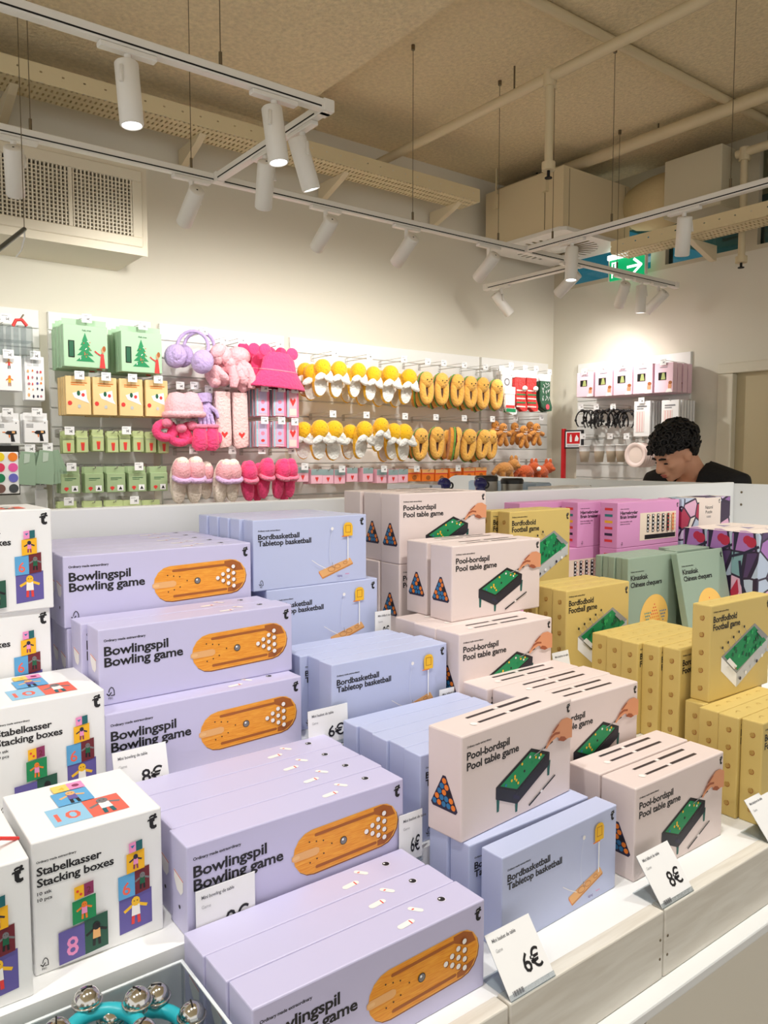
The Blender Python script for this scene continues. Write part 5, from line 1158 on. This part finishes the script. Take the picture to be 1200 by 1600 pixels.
b = MB(); b.Rc(fm, .08, .08, .92, .92, paper); b.Rc(fm, .14, .26, .86, .86, rp); b.Rc(fm, .30, .36, .42, .66, paper); b.Rc(fm, .33, .66, .39, .76, paper); b.P(fm, [(.58, .40), (.76, .40), (.80, .55), (.68, .74), (.60, .58)], paper)
for i in range(2): b.Rc(fm, .16, .12+i*.06, .8, .15+i*.06, inkg)
b.build('sign_print', t)

# ---------------------------------------------------------------- goods on the rear side of the table
ZR = CZ-.42
nav = mat('navy_enamel', (34, 34, 96), .2)
for px, py in ((694, 756), (751, 755)):
    p = atY(px, py, 1.75); t = empty('round_flask', (p.x, p.y, ZR)); tag(t, 'round navy flask peeking over the table back panel' if px < 700 else 'round navy flask next to a steel tumbler behind the back panel', 'flask')
    hz = p.z-ZR
    b = MB(); b.lathe([(0, 0), (.024, 0), (.024, hz*.7), (.014, hz-.012)], nav, 16); b.build('stand', t)
    b = MB(); b.ell((0, 0, hz), .021, .021, .019, nav, nu=16, nv=10); b.build('bowl', t)
    b = MB(); b.torus((.026, 0, hz-.006), .009, .003, blk, Matrix.Rotation(R(90), 4, 'X'), 14, 6); b.build('carry_loop', t)
for px, py in ((760, 746), (800, 750)):
    p = atY(px, py, 1.78); t = empty('steel_tumbler', (p.x, p.y, ZR)); tag(t, 'steel tumbler with a black lid '+('beside the round flask' if px < 780 else 'between the pale blue boxes'), 'tumbler'); hz = p.z-ZR
    b = MB(); b.lathe([(0, 0), (.030, 0), (.036, hz-.012)], mat('brushed_steel', (170, 166, 158), .3, .9), 20); b.build('tumbler_body', t)
    b = MB(); b.lathe([(.037, hz-.012), (.038, hz), (.034, hz+.006), (0, hz+.006)], blk, 20); b.build('lid', t)
pb2 = mat('pale_blue_card', (178, 196, 214), .5)
for px0, px1, py, lab in ((771, 779, 753, 'narrow'), (809, 822, 754, 'taller'), (838, 862, 756, 'wide'), ):
    a_, c_ = atY(px0, py, 1.82), atY(px1, py, 1.82); t = empty('pale_blue_carton', ((a_.x+c_.x)/2, 1.82, ZR)); tag(t, lab+' pale blue carton on the rear shelf beside the tumblers', 'carton'); w_ = c_.x-a_.x; hz = a_.z-ZR
    b = MB(); b.bbox(-w_/2, w_/2, 0, .12, 0, hz, pb2, .003); b.build('carton_body', t); b = MB(); b.bbox(-w_/2+.004, w_/2-.004, .004, .116, hz-.001, hz+.003, pb2, .001, 1); b.build('carton_lid', t)
for px0, px1, py, c in ((640, 672, 757, (226, 222, 226)), (676, 690, 758, (206, 210, 226)), (862, 900, 762, (236, 232, 230)), (905, 925, 760, (232, 230, 230))):
    a_, c_ = atY(px0, py, 1.6), atY(px1, py, 1.6); t = empty('white_carton', ((a_.x+c_.x)/2, 1.6, ZR)); tag(t, {640: 'long pale carton low behind the pool boxes', 676: 'small lavender grey carton next to the round flask', 862: 'long white carton with a red label behind the back panel', 905: 'short white carton at the far end of the rear shelf'}[px0], 'carton'); w_ = c_.x-a_.x; hz = a_.z-ZR
    b = MB(); b.bbox(-w_/2, w_/2, 0, .10, 0, hz, mat('carton_%d' % px0, c, .5), .003); b.build('carton_body', t); b = MB(); b.bbox(-w_*.3, w_*.3, -.002, .001, hz-.03, hz-.008, red if px0 > 800 else lgrey, .0008, 1); b.build('carton_label', t)
# ---------------------------------------------------------------- the shopper
def remesh(parts_mb, name, voxel, smooth_it=6, fac=.5):
    me = parts_mb.mesh(name+'_raw'); o = bpy.data.objects.new(name+'_raw', me); col.objects.link(o)
    md = o.modifiers.new('r', 'REMESH'); md.mode = 'VOXEL'; md.voxel_size = voxel; md.use_smooth_shade = True
    sm = o.modifiers.new('s', 'SMOOTH'); sm.iterations = smooth_it; sm.factor = fac
    dg = bpy.context.evaluated_depsgraph_get(); out = bpy.data.meshes.new_from_object(o.evaluated_get(dg)); out.name = name
    bpy.data.objects.remove(o); bpy.data.meshes.remove(me)
    for p in out.polygons: p.use_smooth = True
    return out
skinm = mat('skin', (232, 172, 140), .5, var=.05, vscale=20); hairm = mat('black_hair', (20, 17, 17), .55, bump=.5, bscale=120); cloth = mat('black_jersey', (24, 24, 27), .85, bump=.3, bscale=90); jean = mat('dark_trousers', (40, 42, 52), .8)
hc = ray(1054, 707)*3.22; PX, PY = hc.x, hc.y; HZ = CZ+hc.z        # head centre
pers = empty('person', (PX+.10, PY, 0)); tag(pers, 'person with curly black hair and black hoodie looking down behind the divider', 'person')
o0 = Vector((PX+.10, PY, 0))
# local frame: faces -X; his left is -Y
HT = Matrix.Translation(Vector((-.10, 0, HZ))) @ Matrix.Rotation(R(-20), 4, 'Z') @ Matrix.Rotation(R(-28), 4, 'Y') @ Matrix.Rotation(R(4), 4, 'X') @ Matrix.Scale(.88, 4)
def hp(x, y, z): return HT @ Vector((x, y, z))      # x: forward is -x
R3 = HT.to_3x3().to_4x4()
def he(b, c, rx, ry, rz, m_, n=16, k=12): b.ell(hp(*c), rx, ry, rz, m_, R3, n, k)
b = MB(); S = skinm
he(b, (.012, 0, .030), .096, .074, .088, S, 24, 16)          # cranium
he(b, (-.022, 0, -.035), .070, .060, .078, S, 20, 14)        # face
he(b, (-.040, 0, -.088), .040, .040, .030, S)                # jaw
he(b, (-.068, 0, -.103), .020, .022, .017, S)                # chin
he(b, (-.078, 0, .012), .022, .050, .016, S)                 # brow
for s_ in (-1, 1):
    he(b, (-.066, s_*.036, -.030), .024, .022, .022, S)      # cheek
    he(b, (.010, s_*.074, -.022), .020, .008, .032, S)       # ear
    he(b, (.018, s_*.080, -.012), .014, .007, .020, S)
b.tube([hp(-.088, 0, .006), hp(-.104, 0, -.022), hp(-.116, 0, -.042)], [.011, .013, .015], S, 10); he(b, (-.112, 0, -.045), .015, .014, .011, S)
for s_ in (-1, 1): he(b, (-.100, s_*.013, -.047), .011, .009, .009, S)
he(b, (-.090, 0, -.070), .013, .024, .007, S); he(b, (-.087, 0, -.081), .012, .021, .007, S)   # lips
NB = Vector((.045, -.01, HZ-.105))
b.tube([hp(.030, 0, -.035), hp(.045, 0, -.075), NB, NB+Vector((.02, 0, -.08))], [.050, .052, .056, .072], S, 16)
SH = HZ-.098
def limb(pts, rs, m_=S, n=14): b.tube([Vector(p) for p in pts], rs, m_, n)
limb([NB+Vector((.03, 0, -.04)), (.06, 0, SH-.08), (.08, 0, SH-.25), (.09, 0, SH-.45), (.09, 0, SH-.58)], [.09, .125, .125, .115, .12], n=20)
for s_ in (-1, 1):
    limb([(.06, s_*.06, SH-.03), (.06, s_*.175, SH-.05), (.03, s_*.215, SH-.20), (-.02, s_*.215, SH-.32), (-.14, s_*.17, SH-.38), (-.24, s_*.13, SH-.40)], [.075, .062, .05, .044, .038, .028])
    he_c = Vector((-.285, s_*.125, SH-.405)); b.ell(he_c, .046, .036, .016, S)
    for i in range(4):
        y = s_*.125+(-.026+.0175*i); L_ = (.055, .064, .060, .046)[i]
        b.tube([he_c+Vector((-.03, y-s_*.125, 0)), he_c+Vector((-.03-L_*.55, y-s_*.125, -.004)), he_c+Vector((-.03-L_, y-s_*.125, -.026))], [.009, .0085, .007], S, 8)
    b.tube([he_c+Vector((.01, -s_*.028, 0)), he_c+Vector((-.02, -s_*.052, -.006)), he_c+Vector((-.048, -s_*.056, -.016))], [.011, .010, .0075], S, 8)
    limb([(.09, s_*.08, SH-.56), (.085, s_*.095, SH-.72), (.075, s_*.10, .50), (.09, s_*.10, .30), (.105, s_*.10, .09)], [.10, .088, .058, .054, .036])
    limb([(.125, s_*.105, .045), (.03, s_*.108, .035), (-.10, s_*.112, .024)], [.036, .036, .024])
body = obj('body', remesh(b, 'body', .0065, 5), pers); body.data.materials.clear(); body.data.materials.append(skinm)
# clothing
b = MB()
b.tube([NB+Vector((.02, 0, -.02)), NB+Vector((.035, 0, -.07)), (.065, 0, SH-.10), (.08, 0, SH-.25), (.09, 0, SH-.45), (.09, 0, SH-.62)], [.066, .095, .145, .15, .142, .15], cloth, 20)
for s_ in (-1, 1): b.tube([(.055, s_*.05, SH-.02), (.06, s_*.17, SH-.045), (.03, s_*.222, SH-.20), (-.02, s_*.222, SH-.32), (-.14, s_*.172, SH-.38), (-.22, s_*.137, SH-.397)], [.088, .082, .068, .062, .052, .042], cloth, 14)
b.ell((.13, 0, SH-.01), .075, .11, .05, cloth); b.ell((.15, 0, SH-.05), .06, .11, .08, cloth)
for s_ in (-1, 1): b.ell((.06, s_*.085, SH-.0), .06, .036, .034, cloth)
hd = obj('hoodie', remesh(b, 'hoodie', .009, 6), pers); hd.data.materials.clear(); hd.data.materials.append(cloth)
b = MB(); b.ell((.09, 0, SH-.60), .145, .17, .12, jean)
for s_ in (-1, 1): b.tube([(.09, s_*.08, SH-.58), (.085, s_*.098, SH-.75), (.075, s_*.10, .50), (.09, s_*.10, .28), (.10, s_*.10, .075)], [.115, .10, .074, .066, .062], jean, 14)
tr_ = obj('trousers', remesh(b, 'trousers', .011, 5), pers); tr_.data.materials.clear(); tr_.data.materials.append(jean)
for s_ in (-1, 1):
    b = MB(); b.tube([(.155, s_*.105, .05), (.06, s_*.106, .055), (-.06, s_*.112, .04), (-.135, s_*.114, .03)], [.036, .05, .044, .02], blk, 12); b.bbox(-.14, .165, s_*.11-.045, s_*.11+.045, 0, .018, paper, .008, 2); b.build('shoe', pers)
# face details
b = MB()
for s_ in (-1, 1): he(b, (-.0865, s_*.031, -.012), .006, .014, .0030, hairm, 10, 6)
b.build('eyelash', pers)
b = MB()
for s_ in (-1, 1): b.tube([hp(-.100, s_*.013, .014), hp(-.101, s_*.030, .019), hp(-.088, s_*.048, .014)], [.004, .005, .003], hairm, 6)
b.build('eyebrow', pers)
b = MB(); he(b, (-.0985, 0, -.0705), .006, .021, .0045, fl('lip', 186, 96, 86)); he(b, (-.0955, 0, -.0805), .006, .018, .0045, fl('lip', 186, 96, 86)); b.build('lips', pers)
# curly hair
b = MB(); rr = random.Random(11)
he(b, (.026, 0, .045), .100, .080, .085, hairm, 20, 14); he(b, (.070, 0, -.01), .05, .066, .06, hairm)
for i in range(620):
    u = rr.uniform(-1, 1); a = rr.uniform(0, 2*PI); zz = u
    d = Vector((math.cos(a)*math.sqrt(1-u*u), math.sin(a)*math.sqrt(1-u*u), u))
    c = Vector((.020+d.x*.104, d.y*.084, .050+d.z*.084))
    if c.z < .040 and c.x < .030: continue
    if c.z < -.035: continue
    if c.x < -.060 and c.z < .056: continue
    n_ = d; t1 = n_.cross(Vector((rr.uniform(-1, 1), rr.uniform(-1, 1), rr.uniform(-1, 1)))).normalized(); t2 = n_.cross(t1); c = c+d*rr.uniform(-.004, .014); r_ = rr.uniform(.009, .018); pts = []
    for k in range(8):
        q_ = k*.95; pts.append(hp(*(c+t1*(r_*math.cos(q_))+t2*(r_*math.sin(q_))+n_*(.0022*k-.004))))
    b.tube(pts, [.0052]*7+[.0022], hairm, 5)
for i in range(26):
    y = rr.uniform(-.055, .055); c = Vector((-.076-rr.uniform(0, .012), y, .074)); pts = [hp(c.x-.004*k, c.y+.006*math.sin(k*1.4+i), c.z-.0095*k) for k in range(5)]; b.tube(pts, [.007, .007, .006, .005, .002], hairm, 6)
b.build('hair', pers)
